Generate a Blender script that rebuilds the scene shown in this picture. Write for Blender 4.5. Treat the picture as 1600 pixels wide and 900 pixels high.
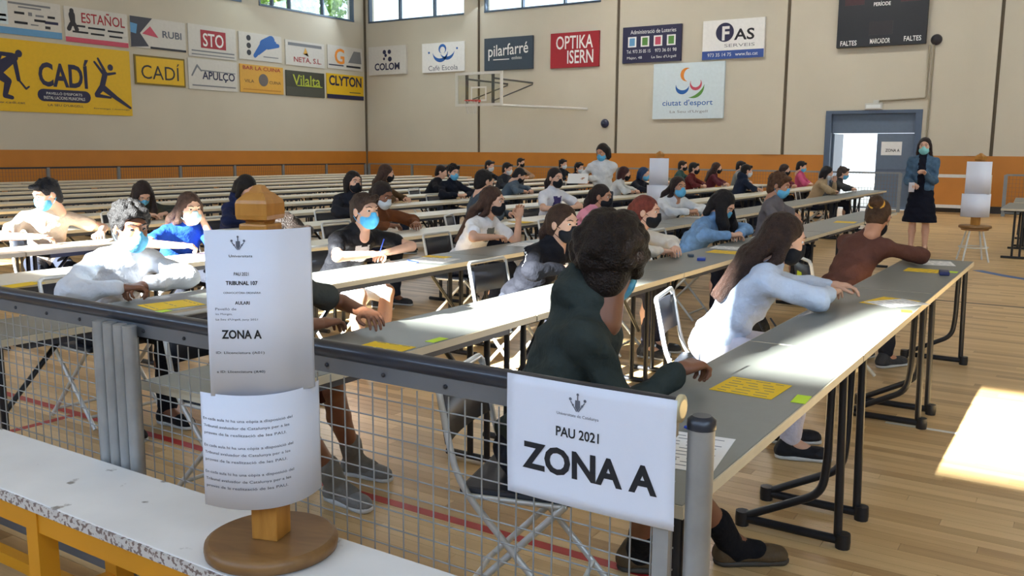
import bpy, bmesh, math, random
import numpy as np
from mathutils import Vector, Matrix, Quaternion
for o in list(bpy.data.objects): bpy.data.objects.remove(o, do_unlink=True)
scene = bpy.context.scene
COL = scene.collection
R = math.radians
random.seed(7); RNG = np.random.RandomState(7)

# ------------------------------------------------------------------ camera
CAM_H = 1.52; CAM_YAW = 32.966; CAM_PITCH = 8.715; CAM_ROLL = 0.3755; CAM_F = 1401.6
def cam_axes():
    y, p, r = R(CAM_YAW), R(CAM_PITCH), R(CAM_ROLL)
    f = Vector((-math.sin(y)*math.cos(p), math.cos(y)*math.cos(p), -math.sin(p)))
    rt = Vector((math.cos(y), math.sin(y), 0)); u = rt.cross(f)
    return math.cos(r)*rt+math.sin(r)*u, -math.sin(r)*rt+math.cos(r)*u, f
RT, UP, FW = cam_axes()
cam_data = bpy.data.cameras.new('camera'); cam = bpy.data.objects.new('camera', cam_data); COL.objects.link(cam)
cam_data.sensor_width = 36; cam_data.lens = 36*CAM_F/1600; cam_data.clip_start = 0.05; cam_data.clip_end = 300
m = Matrix.Identity(4)
for i in range(3):
    m[i][0] = RT[i]; m[i][1] = UP[i]; m[i][2] = -FW[i]
m.translation = (0, 0, CAM_H); cam.matrix_world = m
scene.camera = cam
def pixel(P):
    d = Vector(P)-Vector((0, 0, CAM_H)); z = max(d.dot(FW), 1e-3)
    return 800+CAM_F*d.dot(RT)/z, 450-CAM_F*d.dot(UP)/z, d.dot(FW)

# ------------------------------------------------------------------ light
scene.view_settings.view_transform = 'Standard'; scene.view_settings.look = 'None'
scene.view_settings.exposure = -0.18; scene.view_settings.gamma = 1.0; scene.view_settings.use_curve_mapping = False
world = bpy.data.worlds.new('world'); scene.world = world; world.use_nodes = True
bg = world.node_tree.nodes['Background']; bg.inputs[0].default_value = (0.80, 0.91, 1.0, 1); bg.inputs[1].default_value = 2.2
SUN_DIR = Vector((0.18, 1.55, -0.74)).normalized()
sun_d = bpy.data.lights.new('sun', 'SUN'); sun_d.energy = 110; sun_d.angle = R(0.7); sun_d.color = (1.0, 0.96, 0.88)
sun = bpy.data.objects.new('sun', sun_d); COL.objects.link(sun); sun.rotation_euler = SUN_DIR.to_track_quat('-Z', 'Y').to_euler()
XL, XR, YF, YB, ZC = -23.5, 9.0, 26.0, -8.2, 8.2
REAR_GROUPS = [(-2.68+5.3*k+.24, -2.68+5.3*(k+1)-.24) for k in range(-4, 3)]
def area(name, loc, target, sx, sy, power, color):
    d = bpy.data.lights.new(name, 'AREA'); d.shape = 'RECTANGLE'; d.size = sx; d.size_y = sy; d.energy = power; d.color = color
    o = bpy.data.objects.new(name, d); COL.objects.link(o); o.location = loc
    o.rotation_euler = (Vector(target)-Vector(loc)).to_track_quat('-Z', 'Y').to_euler(); return o
# daylight entering through the high windows: behind the camera, far wall, left wall; right-side lamps are added fill
area('daylight_rear', (-7.5, YB+.25, 6.5), (-7.5, 12, 0.6), 30, .7, 1380, (.49, .68, 1))
area('right_fill', (XR-.25, 16, 6.7), (-5, 28, 4.0), 18, 1.0, 600, (.84, .95, 1))  # added fill lamp that brightens the far wall
area('right_fill_near', (XR-.25, -2, 6.7), (-2.2, 1.6, .8), 9.5, 1.0, 480, (.54, .73, 1))  # added fill lamp for the sheets, bench and near floor
area('daylight_far', (-18.5, YF-.3, 6.7), (-15, 14, 0), 10, .9, 260, (.75, .88, 1))
area('daylight_left', (XL+.3, 20, 6.7), (-14, 17, 0), 9, .9, 160, (.80, .95, .95))

# ------------------------------------------------------------------ materials
def lin(c):
    c = [x/255 for x in c]
    return tuple((x/12.92 if x <= .04045 else ((x+.055)/1.055)**2.4) for x in c)
MATS = {}
def mat(name, rgb, rough=.6, metal=0, var=.10, scale=12, bump=0, bscale=60, emit=0, spec=.5, sheen=0, bdist=.01):
    key = name
    if key in MATS: return MATS[key]
    M = bpy.data.materials.new(name); M.use_nodes = True; nt = M.node_tree; N = nt.nodes; L = nt.links
    b = N['Principled BSDF']; c = lin(rgb)
    b.inputs['Roughness'].default_value = rough; b.inputs['Metallic'].default_value = metal
    b.inputs['Specular IOR Level'].default_value = spec
    if sheen: b.inputs['Sheen Weight'].default_value = sheen
    tc = N.new('ShaderNodeTexCoord')
    if var:
        n = N.new('ShaderNodeTexNoise'); n.inputs['Scale'].default_value = scale; n.inputs['Detail'].default_value = 4
        L.new(tc.outputs['Object'], n.inputs['Vector'])
        r = N.new('ShaderNodeMapRange'); r.inputs[1].default_value = .3; r.inputs[2].default_value = .7
        r.inputs[3].default_value = 1-var; r.inputs[4].default_value = 1+var
        L.new(n.outputs['Fac'], r.inputs[0])
        mx = N.new('ShaderNodeVectorMath'); mx.operation = 'SCALE'; mx.inputs[0].default_value = c
        L.new(r.outputs[0], mx.inputs['Scale']); L.new(mx.outputs[0], b.inputs['Base Color'])
    else: b.inputs['Base Color'].default_value = (*c, 1)
    if bump:
        n2 = N.new('ShaderNodeTexNoise'); n2.inputs['Scale'].default_value = bscale; n2.inputs['Detail'].default_value = 3
        L.new(tc.outputs['Object'], n2.inputs['Vector'])
        bp = N.new('ShaderNodeBump'); bp.inputs['Strength'].default_value = bump; bp.inputs['Distance'].default_value = bdist
        L.new(n2.outputs['Fac'], bp.inputs['Height']); L.new(bp.outputs[0], b.inputs['Normal'])
    if emit:
        b.inputs['Emission Color'].default_value = (*c, 1); b.inputs['Emission Strength'].default_value = emit
    MATS[key] = M; return M
def glass_mat(name, tint=(.93, .97, 1), gloss=.08):
    if name in MATS: return MATS[name]
    M = bpy.data.materials.new(name); M.use_nodes = True; nt = M.node_tree; N = nt.nodes; L = nt.links
    N.remove(N['Principled BSDF']); out = N['Material Output']
    t = N.new('ShaderNodeBsdfTransparent'); t.inputs[0].default_value = (*tint, 1)
    g = N.new('ShaderNodeBsdfGlossy'); g.inputs['Roughness'].default_value = .05
    x = N.new('ShaderNodeMixShader'); x.inputs[0].default_value = gloss
    L.new(t.outputs[0], x.inputs[1]); L.new(g.outputs[0], x.inputs[2]); L.new(x.outputs[0], out.inputs[0])
    MATS[name] = M; return M
def wood_floor():
    M = bpy.data.materials.new('maple_strip_floor'); M.use_nodes = True; nt = M.node_tree; N = nt.nodes; L = nt.links
    b = N['Principled BSDF']; b.inputs['Roughness'].default_value = .38; b.inputs['Specular IOR Level'].default_value = .45
    geo = N.new('ShaderNodeNewGeometry'); sp = N.new('ShaderNodeSeparateXYZ'); L.new(geo.outputs['Position'], sp.inputs[0])
    def mth(op, a, bb=None, c=None):
        q = N.new('ShaderNodeMath'); q.operation = op
        for i, v in enumerate((a, bb, c)):
            if v is None: continue
            if isinstance(v, (int, float)): q.inputs[i].default_value = v
            else: L.new(v, q.inputs[i])
        return q.outputs[0]
    row = mth('FLOOR', mth('DIVIDE', sp.outputs[1], .07))
    off = mth('MULTIPLY', mth('FRACT', mth('MULTIPLY', row, .381966)), 1.1)
    col = mth('FLOOR', mth('DIVIDE', mth('ADD', sp.outputs[0], off), 1.1))
    cv = N.new('ShaderNodeCombineXYZ'); L.new(row, cv.inputs[0]); L.new(col, cv.inputs[1])
    wn = N.new('ShaderNodeTexWhiteNoise'); wn.noise_dimensions = '2D'; L.new(cv.outputs[0], wn.inputs['Vector'])
    # grain, stretched along the strips
    gv = N.new('ShaderNodeVectorMath'); gv.operation = 'MULTIPLY'; gv.inputs[1].default_value = (1.6, 34, 1); L.new(geo.outputs['Position'], gv.inputs[0])
    gn = N.new('ShaderNodeTexNoise'); gn.inputs['Scale'].default_value = 1.0; gn.inputs['Detail'].default_value = 5; L.new(gv.outputs[0], gn.inputs['Vector'])
    val = mth('ADD', mth('MULTIPLY', wn.outputs['Value'], .6), mth('MULTIPLY', gn.outputs['Fac'], .5))
    cr = N.new('ShaderNodeValToRGB'); cr.color_ramp.elements[0].position = .1; cr.color_ramp.elements[1].position = .95
    cr.color_ramp.elements[0].color = (*lin((162, 127, 83)), 1); cr.color_ramp.elements[1].color = (*lin((224, 192, 140)), 1)
    e = cr.color_ramp.elements.new(.5); e.color = (*lin((200, 165, 114)), 1)
    L.new(val, cr.inputs[0])
    fr = mth('FRACT', mth('DIVIDE', sp.outputs[1], .07))
    edge = mth('GREATER_THAN', mth('ABSOLUTE', mth('SUBTRACT', fr, .5)), .482)
    mx = N.new('ShaderNodeMix'); mx.data_type = 'RGBA'; L.new(mth('MULTIPLY', edge, .35), mx.inputs[0]); L.new(cr.outputs[0], mx.inputs[6]); mx.inputs[7].default_value = (*lin((110, 80, 50)), 1)
    L.new(mx.outputs[2], b.inputs['Base Color'])
    MATS['floor'] = M; return M
def wood_mat(name, a, c, rough=.45, sc=(3, 3, 30)):
    if name in MATS: return MATS[name]
    M = bpy.data.materials.new(name); M.use_nodes = True; nt = M.node_tree; N = nt.nodes; L = nt.links
    b = N['Principled BSDF']; b.inputs['Roughness'].default_value = rough
    tc = N.new('ShaderNodeTexCoord'); gv = N.new('ShaderNodeVectorMath'); gv.operation = 'MULTIPLY'; gv.inputs[1].default_value = sc; L.new(tc.outputs['Object'], gv.inputs[0])
    gn = N.new('ShaderNodeTexNoise'); gn.inputs['Scale'].default_value = 2.0; gn.inputs['Detail'].default_value = 5; gn.inputs['Distortion'].default_value = .6; L.new(gv.outputs[0], gn.inputs['Vector'])
    cr = N.new('ShaderNodeValToRGB'); cr.color_ramp.elements[0].position = .3; cr.color_ramp.elements[1].position = .7
    cr.color_ramp.elements[0].color = (*lin(a), 1); cr.color_ramp.elements[1].color = (*lin(c), 1)
    L.new(gn.outputs['Fac'], cr.inputs[0]); L.new(cr.outputs[0], b.inputs['Base Color'])
    MATS[name] = M; return M
def chipped_paint(name, paint, under, amount=.62, scale=18):
    if name in MATS: return MATS[name]
    M = bpy.data.materials.new(name); M.use_nodes = True; nt = M.node_tree; N = nt.nodes; L = nt.links
    b = N['Principled BSDF']; b.inputs['Roughness'].default_value = .5
    tc = N.new('ShaderNodeTexCoord'); gn = N.new('ShaderNodeTexNoise'); gn.inputs['Scale'].default_value = scale; gn.inputs['Detail'].default_value = 6; L.new(tc.outputs['Object'], gn.inputs['Vector'])
    cr = N.new('ShaderNodeValToRGB'); cr.color_ramp.elements[0].position = amount; cr.color_ramp.elements[1].position = amount+.04
    cr.color_ramp.elements[0].color = (*lin(paint), 1); cr.color_ramp.elements[1].color = (*lin(under), 1)
    L.new(gn.outputs['Fac'], cr.inputs[0]); 
    g2 = N.new('ShaderNodeTexNoise'); g2.inputs['Scale'].default_value = 3; g2.inputs['Detail'].default_value = 5; L.new(tc.outputs['Object'], g2.inputs['Vector'])
    mr = N.new('ShaderNodeMapRange'); mr.inputs[3].default_value = .80; mr.inputs[4].default_value = 1.10; L.new(g2.outputs['Fac'], mr.inputs[0])
    vm = N.new('ShaderNodeVectorMath'); vm.operation = 'SCALE'; L.new(cr.outputs[0], vm.inputs[0]); L.new(mr.outputs[0], vm.inputs['Scale'])
    L.new(vm.outputs[0], b.inputs['Base Color']); MATS[name] = M; return M

# ------------------------------------------------------------------ mesh helpers
def tag(o, label=None, cat=None, group=None, kind=None):
    if label: o['label'] = label
    if cat: o['category'] = cat
    if group: o['group'] = group
    if kind: o['kind'] = kind
    return o
def empty(name, loc=(0, 0, 0), rz=0, label=None, cat=None, group=None):
    o = bpy.data.objects.new(name, None); COL.objects.link(o); o.empty_display_size = .1
    o.location = loc; o.rotation_euler = (0, 0, rz); return tag(o, label, cat, group)
def np_mesh(name, V, F, mats=None, midx=None, smooth=True):
    """V (n,3) floats, F list of index arrays (m,k) for k 3 or 4"""
    me = bpy.data.meshes.new(name); V = np.asarray(V, np.float32); me.vertices.add(len(V)); me.vertices.foreach_set('co', V.ravel())
    F = np.asarray(F, np.int32); k = F.shape[1]
    me.loops.add(F.size); me.loops.foreach_set('vertex_index', F.ravel())
    me.polygons.add(len(F)); me.polygons.foreach_set('loop_start', np.arange(0, F.size, k, dtype=np.int32))
    try: me.polygons.foreach_set('loop_total', np.full(len(F), k, np.int32))
    except Exception: pass
    if smooth: me.polygons.foreach_set('use_smooth', np.ones(len(F), bool))
    for mm in (mats or []): me.materials.append(mm)
    if midx is not None: me.polygons.foreach_set('material_index', np.asarray(midx, np.int32))
    me.update(calc_edges=True); me.validate(); return me
def link(name, me, parent=None, loc=None, rot=None):
    o = bpy.data.objects.new(name, me); COL.objects.link(o)
    if parent: o.parent = parent
    if loc is not None: o.location = loc
    if rot is not None: o.rotation_euler = rot
    return o
def arc(c, r, a0, a1, n, ax=(0, 1)):
    out = []
    for i in range(n+1):
        a = a0+(a1-a0)*i/n; p = list(c); p[ax[0]] += r*math.cos(a); p[ax[1]] += r*math.sin(a); out.append(tuple(p))
    return out
def fillet(pts, r, n=4):
    """round the corners of a polyline"""
    P = [Vector(p) for p in pts]; out = [P[0]]
    for i in range(1, len(P)-1):
        a, b, c = P[i-1], P[i], P[i+1]; u = (a-b); v = (c-b); t = min(r, u.length*.45, v.length*.45)
        p0 = b+u.normalized()*t; p1 = b+v.normalized()*t
        for k in range(n+1):
            s = k/n; out.append(p0*(1-s)**2+b*2*s*(1-s)+p1*s*s)
    out.append(P[-1]); return out
class MB:
    def __init__(s): s.v = []; s.f = []; s.m = []; s.sm = []
    def add(s, V, F, mi=0, smooth=False):
        b = len(s.v); s.v += [tuple(p) for p in V]; s.f += [tuple(b+i for i in f) for f in F]; s.m += [mi]*len(F); s.sm += [smooth]*len(F); return s
    def box(s, x0, x1, y0, y1, z0, z1, mi=0, bev=0):
        if bev:
            bm = bmesh.new(); bmesh.ops.create_cube(bm, size=1)
            for v in bm.verts: v.co = Vector(((x0+x1)/2+v.co.x*(x1-x0), (y0+y1)/2+v.co.y*(y1-y0), (z0+z1)/2+v.co.z*(z1-z0)))
            bmesh.ops.bevel(bm, geom=list(bm.edges), offset=bev, segments=2, affect='EDGES', profile=.6)
            bm.verts.index_update(); s.add([v.co for v in bm.verts], [[v.index for v in f.verts] for f in bm.faces], mi); bm.free(); return s
        V = [(x, y, z) for x in (x0, x1) for y in (y0, y1) for z in (z0, z1)]
        return s.add(V, [(0, 1, 3, 2), (4, 6, 7, 5), (0, 4, 5, 1), (2, 3, 7, 6), (0, 2, 6, 4), (1, 5, 7, 3)], mi)
    def tube(s, path, r, n=8, mi=0, flat=None):
        P = [Vector(p) for p in path]; V = []; F = []
        rr = r if isinstance(r, (list, tuple)) else [r]*len(P)
        t0 = (P[1]-P[0]).normalized(); ref = Vector((0, 0, 1)) if abs(t0.z) < .9 else Vector((1, 0, 0)); nx = t0.cross(ref).normalized()
        for i, p in enumerate(P):
            t = (P[min(i+1, len(P)-1)]-P[max(i-1, 0)]).normalized(); nx = (nx-t*nx.dot(t)).normalized(); ny = t.cross(nx)
            for k in range(n):
                a = 2*math.pi*k/n; q = nx*math.cos(a)*rr[i]+ny*math.sin(a)*rr[i]*(flat or 1); V.append(p+q)
        for i in range(len(P)-1):
            for k in range(n): F.append((i*n+k, i*n+(k+1) % n, (i+1)*n+(k+1) % n, (i+1)*n+k))
        s.add(V, F, mi, True); b = len(P)-1
        s.add(V[:n], [tuple(reversed(range(n)))], mi); s.add(V[b*n:], [tuple(range(n))], mi); return s
    def lathe(s, prof, c=(0, 0, 0), n=32, mi=0, smooth=True):
        V = []; F = []
        for (r, z) in prof:
            for k in range(n): a = 2*math.pi*k/n; V.append((c[0]+r*math.cos(a), c[1]+r*math.sin(a), c[2]+z))
        for i in range(len(prof)-1):
            for k in range(n): F.append((i*n+k, i*n+(k+1) % n, (i+1)*n+(k+1) % n, (i+1)*n+k))
        s.add(V, F, mi, smooth)
        s.add(V[:n], [tuple(reversed(range(n)))], mi); s.add(V[-n:], [tuple(range(n))], mi); return s
    def prism(s, pts, z0, z1, mi=0):
        n = len(pts); V = [(x, y, z0) for x, y in pts]+[(x, y, z1) for x, y in pts]
        return s.add(V, [tuple(reversed(range(n))), tuple(range(n, 2*n))]+[(i, (i+1) % n, n+(i+1) % n, n+i) for i in range(n)], mi)
    def mesh(s, name, mats):
        me = bpy.data.meshes.new(name); me.from_pydata([tuple(p) for p in s.v], [], s.f)
        for mm in (mats if isinstance(mats, (list, tuple)) else [mats]): me.materials.append(mm)
        me.polygons.foreach_set('material_index', s.m); me.polygons.foreach_set('use_smooth', s.sm); me.update(); return me
    def build(s, name, mats, parent=None, loc=None, rot=None): return link(name, s.mesh(name, mats), parent, loc, rot)
def copy_tree(o, parent=None):
    c = o.copy(); COL.objects.link(c)
    if parent: c.parent = parent
    for ch in list(o.children): copy_tree(ch, c)
    return c
def circle(cx, cy, r, n=28, ry=None): return [(cx+r*math.cos(2*math.pi*i/n), cy+(ry or r)*math.sin(2*math.pi*i/n)) for i in range(n)]
def ring_seg(cx, cy, r, w, a0, a1, n=18, taper=True):
    o = []; i_ = []
    for i in range(n+1):
        t = i/n; a = R(a0+(a1-a0)*t); ww = w*(math.sin(math.pi*min(max(t, .04), .96)) if taper else 1)
        o.append((cx+(r+ww/2)*math.cos(a), cy+(r+ww/2)*math.sin(a))); i_.append((cx+(r-ww/2)*math.cos(a), cy+(r-ww/2)*math.sin(a)))
    return o+i_[::-1]
def text_arrays(s, bold=0):
    c = bpy.data.curves.new('lettering', 'FONT'); c.body = s; c.size = 1; c.offset = bold; c.resolution_u = 3
    o = bpy.data.objects.new('lettering', c); COL.objects.link(o); bpy.context.view_layer.update()
    me = bpy.data.meshes.new_from_object(o.evaluated_get(bpy.context.evaluated_depsgraph_get()))
    V = np.array([v.co[:] for v in me.vertices]); F = [tuple(p.vertices) for p in me.polygons]
    bpy.data.objects.remove(o); bpy.data.curves.remove(c); bpy.data.meshes.remove(me); return V, F
TCACHE = {}
def fitted_text(s, cx, cy, w, h, bold=0):
    if (s, bold) not in TCACHE: TCACHE[(s, bold)] = text_arrays(s, bold)
    V, F = TCACHE[(s, bold)]; V = V.copy()
    lo = V.min(0); hi = V.max(0); sc = (w/(hi[0]-lo[0]), h/max(hi[1]-lo[1], 1e-6))
    V[:, 0] = cx+(V[:, 0]-(lo[0]+hi[0])/2)*sc[0]; V[:, 1] = cy+(V[:, 1]-(lo[1]+hi[1])/2)*sc[1]
    return V, F
def put_text(s, cx, cy, w, h, m_, parent, z=.012, bold=0, name='lettering', bend=None, slope=0):
    V, F = fitted_text(s, cx, cy, w, h, bold); V[:, 2] = z
    if slope: V[:, 1] += (V[:, 0]-cx)*slope
    if bend is not None: V = np.array([bend(p[0], p[1], p[2]) for p in V])
    mb = MB(); mb.add([tuple(p) for p in V], F); return tag(mb.build(name, m_, parent), kind='stuff')

INK = mat('black_ink', (28, 28, 34), .7, var=0); WHITEINK = mat('white_print', (228, 228, 228), .6, var=0)
GREYINK = mat('grey_print', (95, 98, 110), .7, var=0)

# ------------------------------------------------------------------ the hall
WALL = mat('painted_concrete', (198, 190, 172), .85, var=.035, scale=.6, bump=.08, bscale=35)
ORANGE = mat('orange_wall_panel', (188, 120, 40), .55, var=.05, scale=2)
BASE = mat('dark_baseboard_paint', (48, 46, 46), .6, var=.05)
FRAME = mat('window_frame_metal', (70, 84, 100), .45, metal=.3, var=.04)
CEIL = mat('ceiling_panel', (205, 204, 198), .9, var=.03)
PANE = glass_mat('window_glass')
FLOOR = wood_floor()
def wall(name, axis, at, thick, a0, a1, z1, holes, material):
    """a wall along x ('x' axis, at fixed y) or along y; holes = (a0,a1,z0,z1)"""
    mb = MB(); hs = sorted(holes)
    def bx(p, q, z0, z1_):
        if q-p < 1e-4 or z1_-z0 < 1e-4: return
        lo, hi = min(at, at+thick), max(at, at+thick)
        if axis == 'x': mb.box(p, q, lo, hi, z0, z1_)
        else: mb.box(lo, hi, p, q, z0, z1_)
    cur = a0
    for (p, q, z0, zz) in hs:
        bx(cur, p, 0, z1); bx(p, q, 0, z0); bx(p, q, zz, z1); cur = q
    bx(cur, a1, 0, z1)
    return tag(mb.build(name, material), kind='structure')
WZ0, WZ1 = 6.15, 7.35
far_groups = [(-23.3, -18.72), (-18.05, -13.42), (-12.75, -8.1), (-7.45, -2.8), (-2.1, 2.5), (3.2, 7.8)]
left_groups = [(20.93, 25.41), (15.6, 20.2), (10.3, 14.9), (5, 9.6), (-.3, 4.3), (-5.6, -1)]
DOOR = (-6.40, -4.13, 0, 2.62)
wall('wall_far', 'x', YF, .3, XL-.3, XR+.3, ZC, [(-23.3, -18.72, WZ0, WZ1), (-18.05, -13.42, WZ0, WZ1), (-12.75, -8.1, WZ0, WZ1)]+[DOOR], WALL)
wall('wall_left', 'y', XL, -.3, YB, YF, ZC, [(a, b, WZ0, WZ1) for a, b in left_groups], WALL)
added_right_groups = [(-7, -2.4), (-1.7, 2.9), (9.2, 13.8), (14.5, 19.1), (19.8, 24.4)]  # openings invented in the unseen right wall to suit the fill lamps
wall('wall_right', 'y', XR, .3, YB, YF, ZC, [(a, b, WZ0, WZ1) for a, b in added_right_groups], WALL)
wall('wall_rear', 'x', YB, -.3, XL-.3, XR+.3, ZC, [(a, b, 6.09, 7.10) for a, b in REAR_GROUPS], WALL)
tag(MB().box(XL-.3, XR+.3, YB-.3, YF+.3, ZC, ZC+.2).build('ceiling', CEIL), kind='structure')
# floor: slab with a recess near the camera where every strip is laid singly
PX0, PX1, PR0, PR1 = -4.4, 0.9, 22, 66
PY0, PY1 = PR0*.07, PR1*.07
fl = MB()
fl.box(XL, XR, YB, PY0, -.08, 0).box(XL, XR, PY1, YF, -.08, 0).box(XL, PX0, PY0, PY1, -.08, 0).box(PX1, XR, PY0, PY1, -.08, 0).box(PX0, PX1, PY0, PY1, -.08, -.010)
floor = tag(fl.build('floor', FLOOR), kind='structure')
for row in range(PR0, PR1):
    off = (row*.381966 % 1)*1.1
    k = math.floor((PX0+off)/1.1); xs = [PX0]
    while True:
        k += 1; x = k*1.1-off
        if x >= PX1: break
        if x-xs[-1] > .03: xs.append(x)
    xs.append(PX1)
    for a, b in zip(xs[:-1], xs[1:]):
        MB().box(a+.0008, b-.0008, row*.07+.0008, (row+1)*.07-.0008, -.010, 0).build('plank', FLOOR, floor)
# painted court lines (thin film on the boards)
RED = mat('red_line_paint', (176, 42, 40), .45, var=.06); LW = mat('white_line_paint', (225, 222, 214), .45, var=.04)
BLUEP = mat('blue_line_paint', (42, 92, 150), .45, var=.05); BLK = mat('dark_line_paint', (66, 60, 52), .45, var=.05)
tag(MB().box(-12, 6, 2.815, 2.865, 0, .0012).build('court_line', RED), 'straight red court line running behind the wire fence', 'court line')
tag(MB().box(-4.845, -4.795, -2, 2.815, 0, .0012).build('court_line', RED), 'red court line meeting the longer red line at a right angle', 'court line')
tag(MB().box(-.9, 4, 5.30, 5.335, 0, .0012).build('court_line', LW), 'thin white court line beside the sunlit patch of floor', 'court line')
tag(MB().box(-1.9, 5, 10.18, 10.23, 0, .0012).build('court_line', BLK), 'dark court line across the open aisle floor', 'court line')
tag(MB().prism(ring_seg(1.2, 15.0, 3.05, .14, 217, 262, 24, False), 0, .0012).build('court_line', BLUEP), 'curved blue court line on the open floor', 'court line')
# lower wall panels, baseboards, joints
n = 0
def trim(name, *b, m_): return tag(MB().box(*b).build(name, m_), kind='structure')
trim('trim_1', XL, DOOR[0]-.1, YF-.02, YF, .18, 1.455, m_=ORANGE); trim('trim_2', DOOR[1]+.1, XR, YF-.02, YF, .18, 1.455, m_=ORANGE)
trim('trim_3', XL, XL+.02, YB, YF-.02, .18, 1.455, m_=ORANGE)
trim('baseboard_far', XL, DOOR[0]-.1, YF-.035, YF, 0, .18, m_=BASE); trim('baseboard_far_right', DOOR[1]+.1, XR, YF-.035, YF, 0, .18, m_=BASE)
trim('baseboard_left', XL, XL+.035, YB, YF-.035, 0, .18, m_=BASE)
JOINT_SHADE = mat('wall_joint_painted_shade', (92, 82, 66), .9, var=.05)  # shading line along the wall joints is put into this strip colour
k = 4
for x in (-18.26, -12.95, -7.65, -2.34, 2.96):
    tag(MB().box(x-.62, x-.06, YF-.05, YF, 1.46, ZC).build('trim_%d' % k, WALL), kind='structure'); k += 1
    tag(MB().box(x-.055, x+.02, YF-.012, YF, .18, ZC).build('trim_%d' % k, JOINT_SHADE), kind='structure'); k += 1
tag(MB().box(XL, XL+.06, YF-.06, YF, 0, ZC).build('trim_%d' % k, JOINT_SHADE), kind='structure')
# windows: frame, mullions, panes
wi = [0]
def window(axis, at, a0, a1, z0, z1, cuts, inward):
    wi[0] += 1
    root = empty('window_%d' % wi[0]); tag(root, kind='structure')
    def bx(name, p, q, zz0, zz1, d0, d1, m_):
        lo, hi = sorted((at+d0*inward, at+d1*inward))
        mb = MB(); (mb.box(p, q, lo, hi, zz0, zz1) if axis == 'x' else mb.box(lo, hi, p, q, zz0, zz1)); return mb.build(name, m_, root)
    t = .06
    bx('window_sill', a0, a1, z0, z0+t, -.14, .03, FRAME); bx('window_head', a0, a1, z1-t, z1, -.14, .03, FRAME)
    bx('jamb', a0, a0+t, z0+t, z1-t, -.14, .02, FRAME); bx('jamb', a1-t, a1, z0+t, z1-t, -.14, .02, FRAME)
    xs = [a0+t]+[c for c in cuts]+[a1-t]
    for c in cuts: bx('mullion', c-.03, c+.03, z0+t, z1-t, -.12, .01, FRAME)
    for p, q in zip(xs[:-1], xs[1:]): bx('pane', p, q, z0+t, z1-t, -.075, -.069, PANE)
window('x', YF, -23.3, -18.72, WZ0, WZ1, [-21.81, -20.23], -1)
window('x', YF, -18.05, -13.42, WZ0, WZ1, [-16.53, -14.92], -1)
window('x', YF, -12.75, -8.1, WZ0, WZ1, [-11.2, -9.65], -1)
for i, (a, b) in enumerate(left_groups): window('y', XL, a, b, WZ0, WZ1, [21.53, 22.30, 23.87] if i == 0 else [a+(b-a)/3, a+2*(b-a)/3], 1)
for a, b in added_right_groups: window('y', XR, a, b, WZ0, WZ1, [a+(b-a)/3, a+2*(b-a)/3], -1)  # glazing for the invented right-wall openings
for a, b in REAR_GROUPS: window('x', YB, a, b, 6.09, 7.10, [], 1)
# door with open leaf
STEEL = mat('grey_blue_door_paint', (98, 112, 130), .5, metal=.1, var=.04); STEELD = mat('door_frame_paint', (82, 96, 116), .45, metal=.2, var=.04)
dr = tag(empty('door_1'), kind='structure')
x0, x1, _, zt = DOOR
MB().box(x0-.1, x0+.06, YF-.04, YF+.3, 0, zt+.04).build('jamb', STEELD, dr); MB().box(x1-.06, x1+.1, YF-.04, YF+.3, 0, zt+.04).build('jamb', STEELD, dr)
MB().box(x0+.06, x1-.06, YF-.04, YF+.3, zt-.05, zt+.04).build('lintel', STEELD, dr)
MB().box(x0+.06, x1-.06, YF+.10, YF+.15, 2.05, zt-.05).build('transom_panel', STEEL, dr)
lf = MB().box(-5.14, x1-.06, YF+.09, YF+.14, .01, 2.04).build('door_leaf', STEEL, dr)
MB().box(-5.10, x1-.10, YF+.06, YF+.09, 1.03, 1.09).build('push_bar', STEELD, lf)
MB().box(x0+.07, x0+.12, YF+.16, YF+1.20, .01, 2.04).build('door_leaf', STEEL, dr)
# ground and trees outside
tag(MB().box(-40, 30, YF+.3, 70, -.12, -.02).build('ground_outside', mat('pale_concrete_yard', (215, 212, 205), .9, var=.06, scale=1)), kind='structure')
tag(MB().box(-34, -25.2, YB, 19.6, -.2, 17).build('added_sun_blocker', mat('sun_blocker_surface', (205, 200, 190), .9, var=.05, scale=1)), kind='structure')  # unseen block added to keep the sun off the left windows
LEAF = mat('green_leaves', (120, 158, 62), .7, var=.35, scale=1.5); TRUNK = mat('tree_bark', (92, 74, 56), .9, var=.2)  # plain leaf green with random tone variation
def tree(x, y, z, r, label):
    root = empty('tree', (x, y, -3), label=label, cat='tree', group=None)
    n_ = 2600; rs = np.random.RandomState(int(abs(x*10+y))); d = rs.normal(size=(n_, 3)); d /= np.linalg.norm(d, axis=1)[:, None]
    c = d*(rs.uniform(.45, 1, (n_, 1))**.6)*np.array([r, r, r*.85])+np.array([0, 0, z+3])
    a = rs.normal(size=(n_, 3)); a /= np.linalg.norm(a, axis=1)[:, None]; b = np.cross(a, rs.normal(size=(n_, 3))); b /= np.linalg.norm(b, axis=1)[:, None]
    s_ = rs.uniform(.10, .2, (n_, 1)); V = np.concatenate([c-a*s_, c+b*s_*.6, c+a*s_, c-b*s_*.6], 1).reshape(-1, 3)
    F = np.arange(n_*4).reshape(-1, 4); me = np_mesh('foliage', V, F, [LEAF], smooth=False); tag(link('foliage', me, root), kind='stuff')
    MB().tube([(0, 0, 0), (0, .1, 3), (.1, 0, z+2.5)], [.3, .24, .12], 10).build('trunk', TRUNK, root)
tree(-31, 24.5, 8.0, 3.0, 'leafy tree outside the high windows next to the hall corner')
tree(-32, 30.5, 8.4, 2.6, 'sparser leafy tree outside, half hidden behind the hall corner')

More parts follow.
